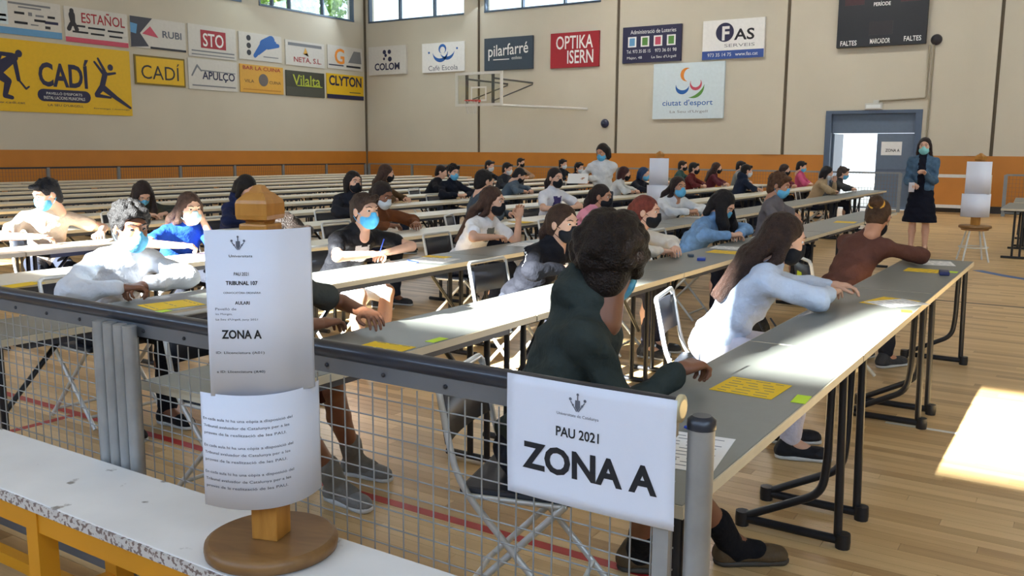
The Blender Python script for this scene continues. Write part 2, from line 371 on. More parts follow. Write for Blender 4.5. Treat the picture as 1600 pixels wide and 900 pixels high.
# ------------------------------------------------------------------ added unseen ceiling lamps that fill the hall
FILLM = mat('fill_lamp_diffuser', (255, 250, 240), .5, var=0, emit=5); FILLH = mat('fill_lamp_housing', (190, 190, 190), .5, var=0)
for iy, y in enumerate((-3, 5, 13, 22)):
    for ix, x in enumerate((-19, -12.5, -6, 1)):
        t = empty('added_ceiling_lamp', (x, y, ZC-.12), label='added ceiling fill lamp, %s from the left wall, %s from the far wall' % (('first', 'second', 'third', 'fourth')[ix], ('fourth', 'third', 'second', 'first')[iy]), cat='lamp', group='added ceiling fill lamps')
        MB().box(-.9, .9, -.2, .2, 0, .12).build('housing', FILLH, t); MB().box(-.85, .85, -.16, .16, -.02, 0).build('diffuser', FILLM, t)
        d = bpy.data.lights.new('fill_lamp_light', 'AREA'); d.shape = 'RECTANGLE'; d.size = 1.6; d.size_y = .3; d.energy = (5, 5, 9, (35, 230, 200, 110)[ix])[iy]; d.color = (1, .98, .94)
        lo = bpy.data.objects.new('fill_lamp_light', d); COL.objects.link(lo); lo.parent = t; lo.location = (0, 0, -.04)

# ------------------------------------------------------------------ wall furniture: signs, scoreboard, hoop
def board(name, label, wallside, a0, a1, z0, z1, m_, cat='sign', thick=.03):
    """flat sign on the far wall (a = x) or on the left wall (a = y); local x right, y up, z out"""
    w, h = a1-a0, z1-z0
    o = MB().box(-w/2, w/2, -h/2, h/2, -thick-(.055 if wallside == 'far' and thick > .01 else 0), 0).build(name, m_)
    if wallside == 'far': o.matrix_world = Matrix(((1, 0, 0, (a0+a1)/2), (0, 0, -1, YF-.055-thick), (0, 1, 0, (z0+z1)/2), (0, 0, 0, 1)))
    else: o.matrix_world = Matrix(((0, 0, 1, XL+.001+thick), (1, 0, 0, (a0+a1)/2), (0, 1, 0, (z0+z1)/2), (0, 0, 0, 1)))
    tag(o, label, cat); return o, w, h
def shape(parent, pts, m_, name='printed_shape', z0=0, z1=.004): return MB().prism(pts, z0, z1).build(name, m_, parent)
def rect(x0, x1, y0, y1): return [(x0, y0), (x1, y0), (x1, y1), (x0, y1)]
def pm(n_, c): return mat('print_'+n_, c, .55, var=.03)
SW = pm('white', (206, 202, 194)); YEL = pm('yellow', (222, 178, 18)); NAVY = pm('navy', (30, 30, 66)); REDP = pm('red', (158, 26, 38)); SKY = pm('sky', (96, 152, 196)); TEAL = pm('slate', (52, 66, 80))
BLU = pm('blue', (28, 92, 168)); DGR = pm('olive_dark', (62, 62, 48)); OCH = pm('ochre', (214, 162, 62)); LIME = pm('lime', (176, 186, 60)); PINK = pm('pink', (196, 74, 96)); WPR = pm('bright_white', (232, 230, 226)); PALE = pm('pale_blue', (206, 220, 226)); BPR = pm('black', (34, 32, 40)); GRP = pm('grey', (120, 122, 126)); ORP = pm('orange', (226, 138, 48)); GRN = pm('green', (86, 140, 62)); BRZ = pm('brown_grey', (104, 96, 92))
def person_shape(parent, segs, m_, name='sport_silhouette'):
    """flat silhouette made of tapered limbs: (x0,y0,r0,x1,y1,r1)"""
    mb = MB()
    for i, (xa, ya, ra, xb, yb, rb) in enumerate(segs):
        dx, dy = xb-xa, yb-ya; L_ = math.hypot(dx, dy) or 1e-6; nx, ny = -dy/L_, dx/L_; a0 = math.atan2(ny, nx)
        pts = [(xa+ra*math.cos(a0+math.pi*t/6), ya+ra*math.sin(a0+math.pi*t/6)) for t in range(7)]+[(xb+rb*math.cos(a0+math.pi+math.pi*t/6), yb+rb*math.sin(a0+math.pi+math.pi*t/6)) for t in range(7)]
        mb.prism(pts, 0, .004+.0003*i)
    return mb.build(name, m_, parent)
# --- left wall, upper row
b, w, h = board('sponsor_sign', 'white sponsor sign of many small logos with pale blue foot strip', 'left', 12.25, 14.10, 4.36, 5.26, SW)
shape(b, rect(-w/2, w/2, -h/2, -h/2+.17), SKY, 'foot_strip'); shape(b, rect(-w/2, -w/2+.45, -.22, .36), PALE, 'side_panel')
for (tx, ty, tw, th, c_) in ((.1, .33, 1.1, .05, GRP), (.1, .25, .6, .04, GRP), (-.18, .1, .26, .06, INK), (.1, .1, .1, .09, GRP), (.35, .08, .22, .05, GRP), (.66, .08, .2, .06, INK), (.35, -.04, .3, .06, INK), (.66, -.06, .36, .07, NAVY), (-.15, -.14, .34, .06, INK), (.2, -.16, .2, .03, GRP), (.55, -.19, .14, .07, BPR), (-.7, 0, .36, .06, INK), (-.7, -.12, .36, .05, PINK)):
    shape(b, rect(tx-tw/2, tx+tw/2, ty-th/2, ty+th/2), c_, 'printed_logo')
b, w, h = board('sponsor_sign', 'white sign with red lettering ESTAÑOL and red foot strip', 'left', 14.20, 16.06, 4.33, 5.25, SW)
put_text('ESTAÑOL', .2, .24, 1.3, .33, REDP, b, .004, .01); shape(b, rect(-w/2, w/2, -h/2, -h/2+.13), PINK, 'foot_strip')
person_shape(b, [(-.72, .36, .06, -.72, .30, .06), (-.72, .25, .09, -.7, .05, .07), (-.75, .02, .05, -.82, -.12, .06), (-.66, .02, .05, -.6, -.12, .06)], BPR, 'printed_mascot_block')
for j, (tx, ty, tw) in enumerate(((-.55, -.02, .4), (-.02, -.04, .5), (.55, -.06, .48), (-.5, -.18, .45), (0, -.19, .4), (.55, -.2, .4))): shape(b, rect(tx-tw/2, tx+tw/2, ty-.025, ty+.025), INK, 'text_line')
b, w, h = board('sponsor_sign', 'white sign with dark photo corner and pink triangle, lettered RUBI', 'left', 16.15, 18.0, 4.38, 5.24, SW)
shape(b, [(-w/2, -h/2), (-.35, -h/2+.06), (-.62, -.02), (-.2, h/2), (-w/2, h/2)], pm('photo_dark', (58, 60, 72)), 'photo_panel'); shape(b, [(-w/2, -.02), (-.75, -.05), (-.7, .22), (-w/2, .25)], SKY, 'photo_detail', 0, .005)
shape(b, [(-.55, -.03), (-.28, .2), (-.02, -.1)], PINK, 'triangle_mark', 0, .006); put_text('RUBI', .45, .02, .66, .2, GREYINK, b, .004, .02); shape(b, rect(-.3, w/2, -h/2, -h/2+.06), BPR, 'foot_strip')
b, w, h = board('sponsor_sign', 'white sign with a dark red panel lettered STO in white', 'left', 18.1, 19.9, 4.30, 5.26, SW)
shape(b, rect(-.45, .5, -.2, .34), REDP, 'red_panel'); put_text('STO', .02, .05, .78, .40, WPR, b, .006, .012); shape(b, rect(-.8, .82, -.32, -.28), GRP, 'text_line'); shape(b, rect(-.8, .82, -.42, -.39), GRP, 'text_line')
b, w, h = board('sponsor_sign', 'white sign with bold blue brush figure and black side marks', 'left', 20.02, 21.82, 4.38, 5.24, SW)
person_shape(b, [(-.25, -.28, .07, .1, .1, .12), (-.1, -.2, .05, .3, .12, .1), (.1, .12, .14, .45, .26, .16), (.3, .1, .14, .75, .12, .06), (.3, .28, .06, .62, .2, .05)], BLU, 'blue_figure')
for yy in (.26, .02, -.2): shape(b, circle(-.5, yy, .09, 14), BPR, 'black_mark')
shape(b, rect(.1, .75, -.3, -.27), GRP, 'text_line')
b, w, h = board('sponsor_sign', 'white sign with dark heading and small red name ending S.L.', 'left', 22.0, 23.83, 4.36, 5.19, SW)
shape(b, rect(-.8, .78, .24, .34), GRP, 'heading_strip'); put_text('NETA, S.L.', .1, -.22, 1.3, .2, REDP, b, .004, .01); shape(b, [(-.1, 0), (.1, .04), (.15, -.08), (0, .22)], OCH, 'emblem')
b, w, h = board('sponsor_sign', 'white sign with large orange letter G and grey house drawing', 'left', 23.99, 25.80, 4.40, 5.22, SW)
put_text('G', -.3, .04, .5, .55, ORP, b, .004, .02); shape(b, [(.15, -.15), (.45, .28), (.8, .28), (.85, -.15)], GRP, 'house_drawing'); shape(b, rect(-.85, -.1, -.3, -.26), NAVY, 'text_line'); shape(b, rect(.05, .8, -.32, -.25), BPR, 'text_line')
# --- left wall, lower row
b, w, h = board('sponsor_banner', 'large yellow banner lettered CADÍ between hockey player and dancer silhouettes', 'left', 11.99, 16.07, 2.43, 4.24, YEL, 'banner')
put_text('CADÍ', .06, .16, 1.42, .78, NAVY, b, .004, .03)
pts = circle(-.55, -.45, .16, 16)[4:13]+circle(.62, -.45, .16, 16)[12:]+circle(.62, -.45, .16, 16)[:5]
shape(b, pts, NAVY, 'navy_pill'); put_text('PAVELLÓ D\'ESPORTS', .03, -.39, 1.0, .08, WPR, b, .006); put_text('INSTAL·LACIONS MUNICIPALS', .03, -.51, 1.15, .08, WPR, b, .006)
put_text('LA SEU D\'URGELL', .05, -.7, 1.0, .06, NAVY, b, .004); put_text('www.cadi.cat', -1.5, -.68, .9, .06, NAVY, b, .004); put_text('formatge i mantega', 1.4, -.74, 1.1, .05, NAVY, b, .004)
person_shape(b, [(-1.13, .55, .09, -1.13, .56, .09), (-1.25, .45, .1, -1.75, .1, .17), (-1.6, .5, .05, -1.75, .15, .06), (-1.3, .5, .06, -1.6, .52, .05), (-1.25, .4, .06, -1.18, -.1, .05), (-1.75, .05, .13, -1.45, -.15, .09), (-1.45, -.15, .09, -1.55, -.5, .06), (-1.55, -.52, .06, -1.38, -.56, .05), (-1.75, .05, .11, -1.95, -.15, .08), (-1.18, -.1, .025, -1.0, -.32, .025), (-1.0, -.32, .025, -.92, -.26, .02)], NAVY, 'hockey_player')
person_shape(b, [(1.42, .40, .085, 1.42, .41, .085), (1.25, .22, .08, 1.15, -.1, .08), (1.24, .3, .045, 1.06, .62, .03), (1.2, .22, .045, .95, .52, .03), (1.35, .22, .04, 1.56, .26, .03), (1.15, -.15, .09, 1.55, -.42, .06), (1.55, -.42, .06, 1.98, -.68, .035), (1.14, -.15, .09, .96, -.35, .06), (.96, -.38, .055, 1.38, -.42, .03)], NAVY, 'dancer')
b, w, h = board('sponsor_sign', 'small yellow framed sign lettered CADÍ in thin capitals', 'left', 16.22, 17.93, 3.34, 4.18, pm('frame_brown', (120, 98, 20)))
shape(b, rect(-w/2+.05, w/2-.05, -h/2+.05, h/2-.05), YEL, 'yellow_panel'); put_text('CADÍ', 0, 0, 1.3, .5, BPR, b, .006)
b, w, h = board('sponsor_sign', 'white sign with navy lettering APULÇO under a roof drawing', 'left', 18.05, 19.9, 3.32, 4.24, SW)
put_text('APULÇO', .2, -.05, 1.25, .3, NAVY, b, .004, .02); person_shape(b, [(-.8, -.05, .025, -.6, .26, .03), (-.6, .26, .03, -.45, .1, .02), (-.45, .12, .02, .85, .1, .012)], GRP, 'roof_drawing'); shape(b, rect(-.8, .85, -.36, -.32), GRP, 'text_line')
b, w, h = board('sponsor_sign', 'ochre sign with a round dark emblem and red heading', 'left', 20.02, 21.86, 3.34, 4.23, OCH)
shape(b, circle(.05, -.02, .2), BRZ, 'round_emblem'); put_text('BAR LA CUINA', 0, .34, 1.6, .12, REDP, b, .004, .01); put_text('VILA', -.55, -.08, .4, .1, DGR, b, .004); put_text('CUINA', .55, -.08, .5, .1, DGR, b, .004); shape(b, rect(-.8, .8, -.36, -.33), pm('dull_orange', (188, 128, 40)), 'text_line')
b, w, h = board('sponsor_sign', 'dark olive sign with pale green script lettering', 'left', 21.98, 23.80, 3.33, 4.18, DGR)
put_text('Vilalta', .05, .12, 1.3, .36, LIME, b, .004, .01); shape(b, rect(-w/2, w/2, -h/2, -.12), pm('olive_grey', (74, 74, 64)), 'lower_panel'); shape(b, rect(-.4, .8, -.08, -.05), LIME, 'underline')
b, w, h = board('sponsor_sign', 'yellow sign lettered CLYTON in navy with navy foot strip', 'left', 23.92, 25.84, 3.34, 4.22, YEL)
put_text('CLYTON', .0, .2, 1.7, .36, NAVY, b, .004, .03); shape(b, rect(-w/2, w/2, -h/2, -h/2+.15), NAVY, 'foot_strip'); shape(b, rect(.2, .8, -.2, -.17), DGR, 'text_line')
# --- far wall
b, w, h = board('sponsor_sign', 'white sign lettered COLOM under a dark four dot emblem', 'far', -23.26, -21.46, 4.26, 5.28, SW)
put_text('COLOM', 0, -.22, 1.2, .26, NAVY, b, .004, .03)
for (px_, py_, pr_) in ((-.12, .3, .08), (.12, .3, .08), (-.06, .18, .06), (.14, .04, .09), (-.14, .06, .05)): shape(b, circle(px_, py_, pr_, 12), NAVY, 'emblem_dot')
b, w, h = board('sponsor_sign', 'white sign with a blue swirl like a letter e', 'far', -20.71, -18.84, 4.25, 5.26, WPR)
shape(b, ring_seg(-.02, .27, .14, .09, -60, 250, 20), BLU, 'swirl'); shape(b, ring_seg(-.12, .24, .34, .13, 195, 350, 20), BLU, 'swirl'); shape(b, ring_seg(.18, .30, .34, .11, 215, 340, 20), BLU, 'swirl'); shape(b, circle(-.62, .18, .04, 10), BLU, 'dot'); shape(b, circle(.62, .28, .04, 10), BLU, 'dot'); put_text('Cafè Escola', 0, -.36, 1.3, .17, GREYINK, b, .004)
b, w, h = board('sponsor_sign', 'dark slate sign with white handwriting style lettering', 'far', -18.0, -16.06, 4.21, 5.28, TEAL)
put_text('pilarfarré', 0, .08, 1.6, .5, WPR, b, .004, .008, slope=.05); shape(b, rect(-.6, .05, -.2, -.17), WPR, 'underline'); put_text('estilistes', .35, -.15, .4, .1, WPR, b, .004)
b, w, h = board('sponsor_sign', 'dark red sign lettered OPTIKA ISERN in white', 'far', -15.37, -13.60, 4.18, 5.28, REDP)
put_text('OPTIKA', .0, .24, 1.35, .42, WPR, b, .004, .012); put_text('ISERN', .22, -.22, .95, .42, WPR, b, .004, .012)
b, w, h = board('sponsor_sign', 'navy blue sign with four small coloured panels and white text', 'far', -12.77, -10.84, 4.22, 5.3, NAVY)
put_text('Administració de Loteries', .05, .38, 1.5, .12, WPR, b, .004); put_text('Tel. 973 35 05 15', -.42, -.2, .8, .1, WPR, b, .004); put_text('973 36 01 98', .48, -.2, .7, .1, WPR, b, .004); put_text('Major, 48', -.55, -.4, .5, .1, WPR, b, .004); put_text('La Seu d\'Urgell', .42, -.4, .8, .1, WPR, b, .004)
for j, c_ in enumerate((SKY, GRN, PINK, GRN)):
    shape(b, rect(-.78+j*.43, -.5+j*.43, -.07, .24), WPR, 'white_panel'); shape(b, rect(-.73+j*.43, -.55+j*.43, -.03, .2), c_, 'coloured_panel', 0, .007)
b, w, h = board('sponsor_sign', 'white sign lettered FAS with navy circle and navy foot strip', 'far', -10.16, -8.32, 4.2, 5.31, WPR)
shape(b, rect(-w/2, w/2, -h/2, -h/2+.24), pm('mid_blue', (50, 80, 150)), 'foot_strip'); shape(b, circle(-.25, .2, .27), NAVY, 'navy_disc'); put_text('F', -.22, .17, .22, .4, WPR, b, .007, .03); put_text('AS', .33, .12, .6, .32, INK, b, .004, .02); put_text('SERVEIS', .2, -.18, .9, .09, GRP, b, .004); put_text('973 35 14 75   www.fas.cat', 0, -.43, 1.5, .1, WPR, b, .007)
b, w, h = board('sports_city_sign', 'pale square sign with a four colour swoosh logo reading ciutat d\'esport', 'far', -11.70, -9.45, 2.50, 4.15, PALE)
shape(b, ring_seg(.0, .47, .19, .11, 80, 260, 18), ORP, 'orange_swoosh'); shape(b, ring_seg(-.17, .17, .21, .12, 180, 350, 18), BLU, 'blue_swoosh'); shape(b, ring_seg(.25, .22, .17, .09, 160, 390, 18), PINK, 'red_swoosh'); shape(b, ring_seg(.1, .22, .42, .1, 262, 352, 18), GRN, 'green_swoosh')
put_text('ciutat d\'esport', 0, -.37, 1.6, .22, BLU, b, .004, .006); put_text('La Seu d\'Urgell', .05, -.62, 1.2, .1, GRP, b, .004)
b, w, h = board('scoreboard', 'black electronic scoreboard lettered LOCAL above the double door', 'far', -6.30, -4.07, 4.33, 6.1, mat('scoreboard_case', (30, 32, 36), .5, var=.04), 'scoreboard', .12)
DIM = mat('unlit_red_display', (60, 26, 28), .4, var=.05)
shape(b, rect(-.95, -.45, .2, .52), DIM, 'score_display'); shape(b, rect(.45, .95, .2, .52), DIM, 'score_display'); shape(b, rect(-.3, .3, -.6, -.25), mat('unlit_dark_display', (40, 34, 34), .4, var=.05), 'clock_display')
put_text('LOCAL', -.72, .62, .52, .17, WPR, b, .004, .01); put_text('VISITANT', .72, .62, .6, .17, WPR, b, .004, .01); put_text('PERÍODE', .0, .2, .42, .12, WPR, b, .004, .01); put_text('FALTES', -.8, -.78, .42, .13, WPR, b, .004, .01); put_text('MARCADOR', .0, -.76, .5, .13, WPR, b, .004, .01); put_text('FALTES', .8, -.74, .42, .13, WPR, b, .004, .01)
b, w, h = board('door_notice', 'white paper notice taped on the closed grey door leaf', 'far', -5.02, -4.50, 1.46, 1.82, WPR, 'notice', .002)
b.location.y = YF+.085
put_text('ZONA A', .03, -.05, .36, .08, INK, b, .003, .02)
# exit lamp and conduits
ex = empty('exit_lamp', (-5.25, YF, 2.68), label='small white emergency lamp above the double door', cat='lamp')
MB().box(-.22, .22, -.14, 0, 0, .16, bev=.01).build('housing', mat('lamp_plastic', (196, 196, 190), .5, var=.03), ex); MB().box(-.18, .18, -.15, -.14, .03, .12).build('diffuser', mat('frosted_plastic', (226, 230, 228), .4, var=.02), ex); MB().box(-.02, .12, -.09, 0, .16, .24, bev=.01).build('junction_box', mat('lamp_plastic', (196, 196, 190)), ex)
COND = mat('conduit_paint', (150, 140, 118), .6, var=.03)
tag(MB().tube(fillet([(-3.98, YF-.03, 4.3), (-3.98, YF-.03, 2.95), (-5.12, YF-.03, 2.9)], .06), .022, 8).build('conduit', COND), 'thin beige conduit bending from the scoreboard to the emergency lamp', 'conduit')
tag(MB().tube([(-3.88, YF-.03, 4.3), (-3.90, YF-.03, 1.46)], .025, 8).build('conduit', COND), 'straight beige conduit running down beside the double door', 'conduit')
tag(MB().lathe([(.0, .0), (.12, 0), (.14, .03), (.1, .09), (.02, .1)], n=20).build('round_fitting', BPR, loc=(-3.83, YF, 4.42), rot=(R(90), 0, 0)), 'small dark round fitting at the lower corner of the scoreboard', 'fitting')
bl = empty('wall_bell', (-13.34, YF-.052, 2.39), label='round dark blue bell on the far wall beside a wall joint', cat='bell'); bl.rotation_euler = (R(90), 0, 0)
MB().lathe([(.14, 0), (.14, .03), (.12, .07), (.05, .1), (.01, .105)], n=24).build('bell_dome', mat('navy_gloss', (28, 34, 66), .3, var=.02), bl); MB().lathe([(.03, .1), (.03, .125), (.01, .13)], n=12).build('centre_bolt', FRAME, bl)
# basketball hoop on wall arms
hp = empty('basketball_hoop', (-16.6, 23.6, 0), label='basketball backboard with white frame and red rim on wall struts', cat='basketball hoop')
WM = mat('white_enamel', (214, 212, 204), .4, var=.03); RIM = mat('red_rim_paint', (190, 58, 46), .4, var=.03); GM = mat('dull_steel', (110, 110, 108), .4, metal=.6, var=.05)
bf = MB().box(-.9, .9, -.03, .03, 2.9, 2.98).box(-.9, .9, -.03, .03, 3.87, 3.95).box(-.9, -.82, -.03, .03, 2.98, 3.87).box(.82, .9, -.03, .03, 2.98, 3.87).build('board_frame', WM, hp)
MB().box(-.82, .82, -.008, .008, 2.98, 3.87).build('clear_board', glass_mat('clear_acrylic', (.93, .94, .92), .05), bf)
MB().box(-.3, .3, -.014, -.009, 3.05, 3.10).box(-.3, .3, -.014, -.009, 3.45, 3.50).box(-.3, -.25, -.014, -.009, 3.10, 3.45).box(.25, .3, -.014, -.009, 3.10, 3.45).build('target_square', WM, hp)
rim = MB(); rim.tube(arc((0, -.40, 3.05), .225, 0, 2*math.pi, 24), .012, 8); rim.box(-.08, .08, -.18, -.01, 3.02, 3.09); rim.build('rim', RIM, hp)
net = MB()
for i in range(12):
    a = 2*math.pi*i/12
    for s_ in (-1, 1):
        pth = []
        for t in range(5): rr = .22-.09*t/4; aa = a+s_*.52*t/4; pth.append((rr*math.cos(aa), -.40+rr*math.sin(aa), 3.04-.10*t))
        net.tube(pth, .004, 4)
tag(net.build('net', WM, hp), kind='stuff')
for sx in (-.5, .5):
    MB().tube([(sx, .03, 3.75), (sx, YF-23.6, 3.75)], .03, 8).build('strut', GM, hp); MB().box(sx-.04, sx+.04, .03, .09, 2.95, 3.9).build('upright', GM, hp)
    MB().tube([(sx, .06, 3.05), (sx, YF-23.6, 3.7)], .022, 8).build('brace', GM, hp)
MB().tube([(.5, .06, 2.93), (2.6, YF-23.62, 2.86)], .04, 8).build('side_stay', WM, hp)

# ------------------------------------------------------------------ near barrier fence of wire panels
FY = 1.72
GALV = mat('galvanised_steel', (158, 160, 160), .42, metal=.45, var=.14, scale=9); PLATE = mat('grey_plate_steel', (118, 120, 124), .5, metal=.5, var=.08, scale=6)
RUB = mat('dark_rail_cap', (42, 45, 54), .28, var=.05); BOLT = mat('bolt_steel', (64, 64, 68), .4, metal=.7, var=.05)
vw = MB().tube([(0, 0, -.405), (0, 0, .405)], .0022, 5).mesh('vertical_wire', GALV)
def panel(x0, x1, label, group='near wire fence panels', y=FY):
    t = empty('wire_fence', (x0, y, 0), label=label, cat='fence', group=group); W = x1-x0
    MB().tube([(0, 0, .988), (W, 0, .988)], .024, 12).build('rail_cap', RUB, t)
    pl = MB().box(0, W, -.012, .012, .925, .968).build('top_plate', PLATE, t)
    for i in range(max(2, int(W/.2))): MB().lathe([(.006, 0), (.006, .004), (.003, .006)], n=8).build('bolt', BOLT, pl, (.1+i*.2, -.012, .946), (R(90), 0, 0))
    MB().box(0, W, -.012, .012, .06, .10).build('bottom_plate', PLATE, t)
    n_ = int(round(W/.05))
    for i in range(n_+1): link('vertical_wire', vw, t, (min(max(i*W/n_, .003), W-.003), 0, .512))
    hw = MB().tube([(0, 0, 0), (W, 0, 0)], .0022, 5).mesh('horizontal_wire', GALV)
    for i in range(17): link('horizontal_wire', hw, t, (0, .004, .125+i*.05))
    for sx in (.02, W-.02): MB().box(sx-.018, sx+.018, -.02, -.004, .0, .925).build('end_post', GALV, t)
    MB().box(-.0, .14, -.04, .06, 0, .012).build('foot_plate', PLATE, t)
    MB().box(W-.14, W, -.04, .06, 0, .012).build('foot_plate', PLATE, t)
    return t
panel(-5.35, -2.60, 'wire fence panel behind the white bench, left of the steel joint')
panel(-2.60, -.70, 'wire fence panel carrying the big ZONA A sheet')
jt = empty('fence_post', (-2.61, FY-.045, 0), label='ribbed galvanised joint of two fence panels behind the white bench', cat='post')
for i, xx in enumerate((-.075, -.02, .035, .085)): MB().tube([(xx, 0, 0), (xx, 0, .965)], .022, 12).build('round_tube', GALV, jt)
MB().box(-.10, .11, -.024, .004, 0, .012).build('foot_plate', PLATE, jt)
pe = empty('fence_post', (-.645, FY, 0), label='round steel end post of the fence beside the ZONA A sheet', cat='post')
MB().tube([(0, 0, .0), (0, 0, .955)], .028, 16).build('round_tube', GALV, pe); MB().lathe([(.03, 0), (.03, .02), (.02, .028)], (0, 0, .953), 16).build('cap', RUB, pe); MB().box(-.03, .06, -.06, .06, 0, .012).build('foot_plate', PLATE, pe)
MB().lathe([(.03, 0), (.03, .008), (.02, .011)], n=16).build('rail_end_disc', mat('brass_disc', (206, 196, 160), .35, metal=.3, var=.04), pe, (-.052, 0, .988), (0, R(90), 0))
# A3 notice on the fence
PAPER = mat('sheet_paper', (226, 229, 240), .8, var=.015, scale=4)
sg = empty('zona_sign', (-.893, FY-.035, .873), label='large white paper sheet reading PAU 2021 ZONA A taped to the fence', cat='paper sign'); sg.rotation_euler = (R(90), 0, 0)
def bow(x, y, z): return (x, y, z+.006*math.cos(x*7)+.004*math.sin(y*9+1))
V = []; F = []; nx, ny = 16, 12
for j in range(ny+1):
    for i in range(nx+1): V.append(bow(-.2085+.417*i/nx, -.1425+.285*j/ny, 0))
for j in range(ny):
    for i in range(nx): a = j*(nx+1)+i; F.append((a, a+1, a+nx+2, a+nx+1))
sh = MB().add(V, F, 0, True).build('sheet', PAPER, sg); so = sh.modifiers.new('thickness', 'SOLIDIFY'); so.thickness = .0008; so.offset = -1
def crest(parent, cx, cy, s_, bend, m_):
    mb = MB(); 
    def pr(pts): mb.add([bend(x, y, .0012) for x, y in pts], [tuple(range(len(pts)))])
    pr([(cx-.012*s_, cy+.02*s_), (cx+.012*s_, cy+.02*s_), (cx+.012*s_, cy-.01*s_), (cx, cy-.03*s_), (cx-.012*s_, cy-.01*s_)])
    for (dx, dy, rr) in ((0, .045, .006), (-.035, .022, .007), (.035, .022, .007), (-.022, -.002, .005), (.022, -.002, .005)): pr(circle(cx+dx*s_, cy+dy*s_, rr*s_, 10))
    for sgn in (-1, 1): pr([(cx+sgn*.032*s_, cy+.015*s_), (cx+sgn*.036*s_, cy+.012*s_), (cx+sgn*.006*s_, cy-.03*s_), (cx+sgn*.002*s_, cy-.028*s_)][::sgn])
    pr([(cx-.003*s_, cy+.04*s_), (cx-.003*s_, cy+.02*s_), (cx+.003*s_, cy+.02*s_), (cx+.003*s_, cy+.04*s_)])
    return tag(mb.build('crest_emblem', m_, parent), kind='stuff')
crest(sg, -.02, .097, .52, bow, GREYINK)
put_text('Universitats de Catalunya', -.02, .071, .105, .009, GREYINK, sg, .0012, bend=bow); put_text('PAU 2021', -.02, .030, .108, .023, INK, sg, .0012, .02, bend=bow); put_text('ZONA A', .003, -.042, .335, .066, INK, sg, .0012, .035, bend=bow)

# ------------------------------------------------------------------ bench in front of the fence
bn = empty('gym_bench', (-2.1, 1.485, 0), label='white topped bench with chipped edge and orange yellow frame before the fence', cat='bench')
BP = chipped_paint('white_bench_paint', (240, 238, 234), (150, 142, 132), .64, 9); BE = chipped_paint('chipped_bench_edge', (210, 206, 202), (124, 106, 100), .52, 75)
OF = chipped_paint('orange_frame_paint', (218, 148, 26), (150, 96, 30), .70, 14)
MB().box(-1.75, 1.3, -.15, .162, .475, .50, bev=.003).build('seat_board', BP, bn)
MB().box(-1.75, 1.3, -.158, -.15, .468, .497).build('seat_edge', BE, bn)
MB().box(-1.75, 1.3, -.145, -.115, .40, .468).build('apron', OF, bn); MB().box(-1.75, 1.3, .115, .145, .40, .468).build('apron', OF, bn)
for xx in (-1.55, -.45, .75):
    for yy in (-.12, .12): MB().box(xx-.03, xx+.03, yy-.03, yy+.03, 0, .474).build('leg', OF, bn)
    MB().box(xx-.022, xx+.022, -.09, .09, .12, .17).build('cross_bar', OF, bn)
MB().box(-1.52, .72, -.02, .02, .125, .165).build('stretcher', OF, bn)
MB().box(-.02, .02, -.06, .06, .30, .40).build('bracket', OF, bn)
tag(MB().tube([(-4.2, 1.27, .05), (-1.2, 1.27, .05)], .045, 10).build('steel_pipe', mat('dark_pipe', (58, 62, 68), .4, metal=.5, var=.1)), 'dark steel pipe lying on the floor in front of the bench', 'pipe')

# ------------------------------------------------------------------ wooden newel stands with wrapped sheets
OAK = wood_mat('varnished_post', (160, 104, 38), (194, 136, 60), .38, (14, 14, 2.2)); OAKD = wood_mat('brown_disc', (112, 78, 42), (140, 102, 58), .42, (3, 10, 10))
def sheet_bend(W, a0, a1, start, mid=.5, soft=.25):
    N_ = 60; us = np.linspace(0, 1, N_+1); x, y = start; P_ = [(x, y)]; H_ = []
    for i in range(N_+1):
        t = min(max((us[i]-mid)/soft+.5, 0), 1); t = t*t*(3-2*t); H_.append(R(a0+(a1-a0)*t))
    for i in range(N_): x += math.cos(H_[i])*W/N_; y += math.sin(H_[i])*W/N_; P_.append((x, y))
    P_ = np.array(P_); H_ = np.array(H_); P_ = P_-P_[N_//2]+np.array(start)
    def f(u, v, z):
        s_ = min(max(u/W+.5, 0), 1)*N_; i = min(int(s_), N_-1); fr_ = s_-i
        p = P_[i]*(1-fr_)+P_[i+1]*fr_; h_ = H_[i]*(1-fr_)+H_[i+1]*fr_
        return (p[0]+z*math.sin(h_), p[1]-z*math.cos(h_), v)
    return f
def sheet(name, parent, W, z0, z1, bend, m_=None, top_slant=0):
    V = []; F = []; nx = 40
    for j in range(2):
        for i in range(nx+1): V.append(bend(-W/2+W*i/nx, z0 if j == 0 else z1+top_slant*(i/nx-.5), 0))
    for i in range(nx): F.append((i, i+1, nx+2+i, nx+1+i))
    o = MB().add(V, F, 0, True).build(name, m_ or PAPER, parent); so = o.modifiers.new('thickness', 'SOLIDIFY'); so.thickness = .0008; so.offset = -1; return o
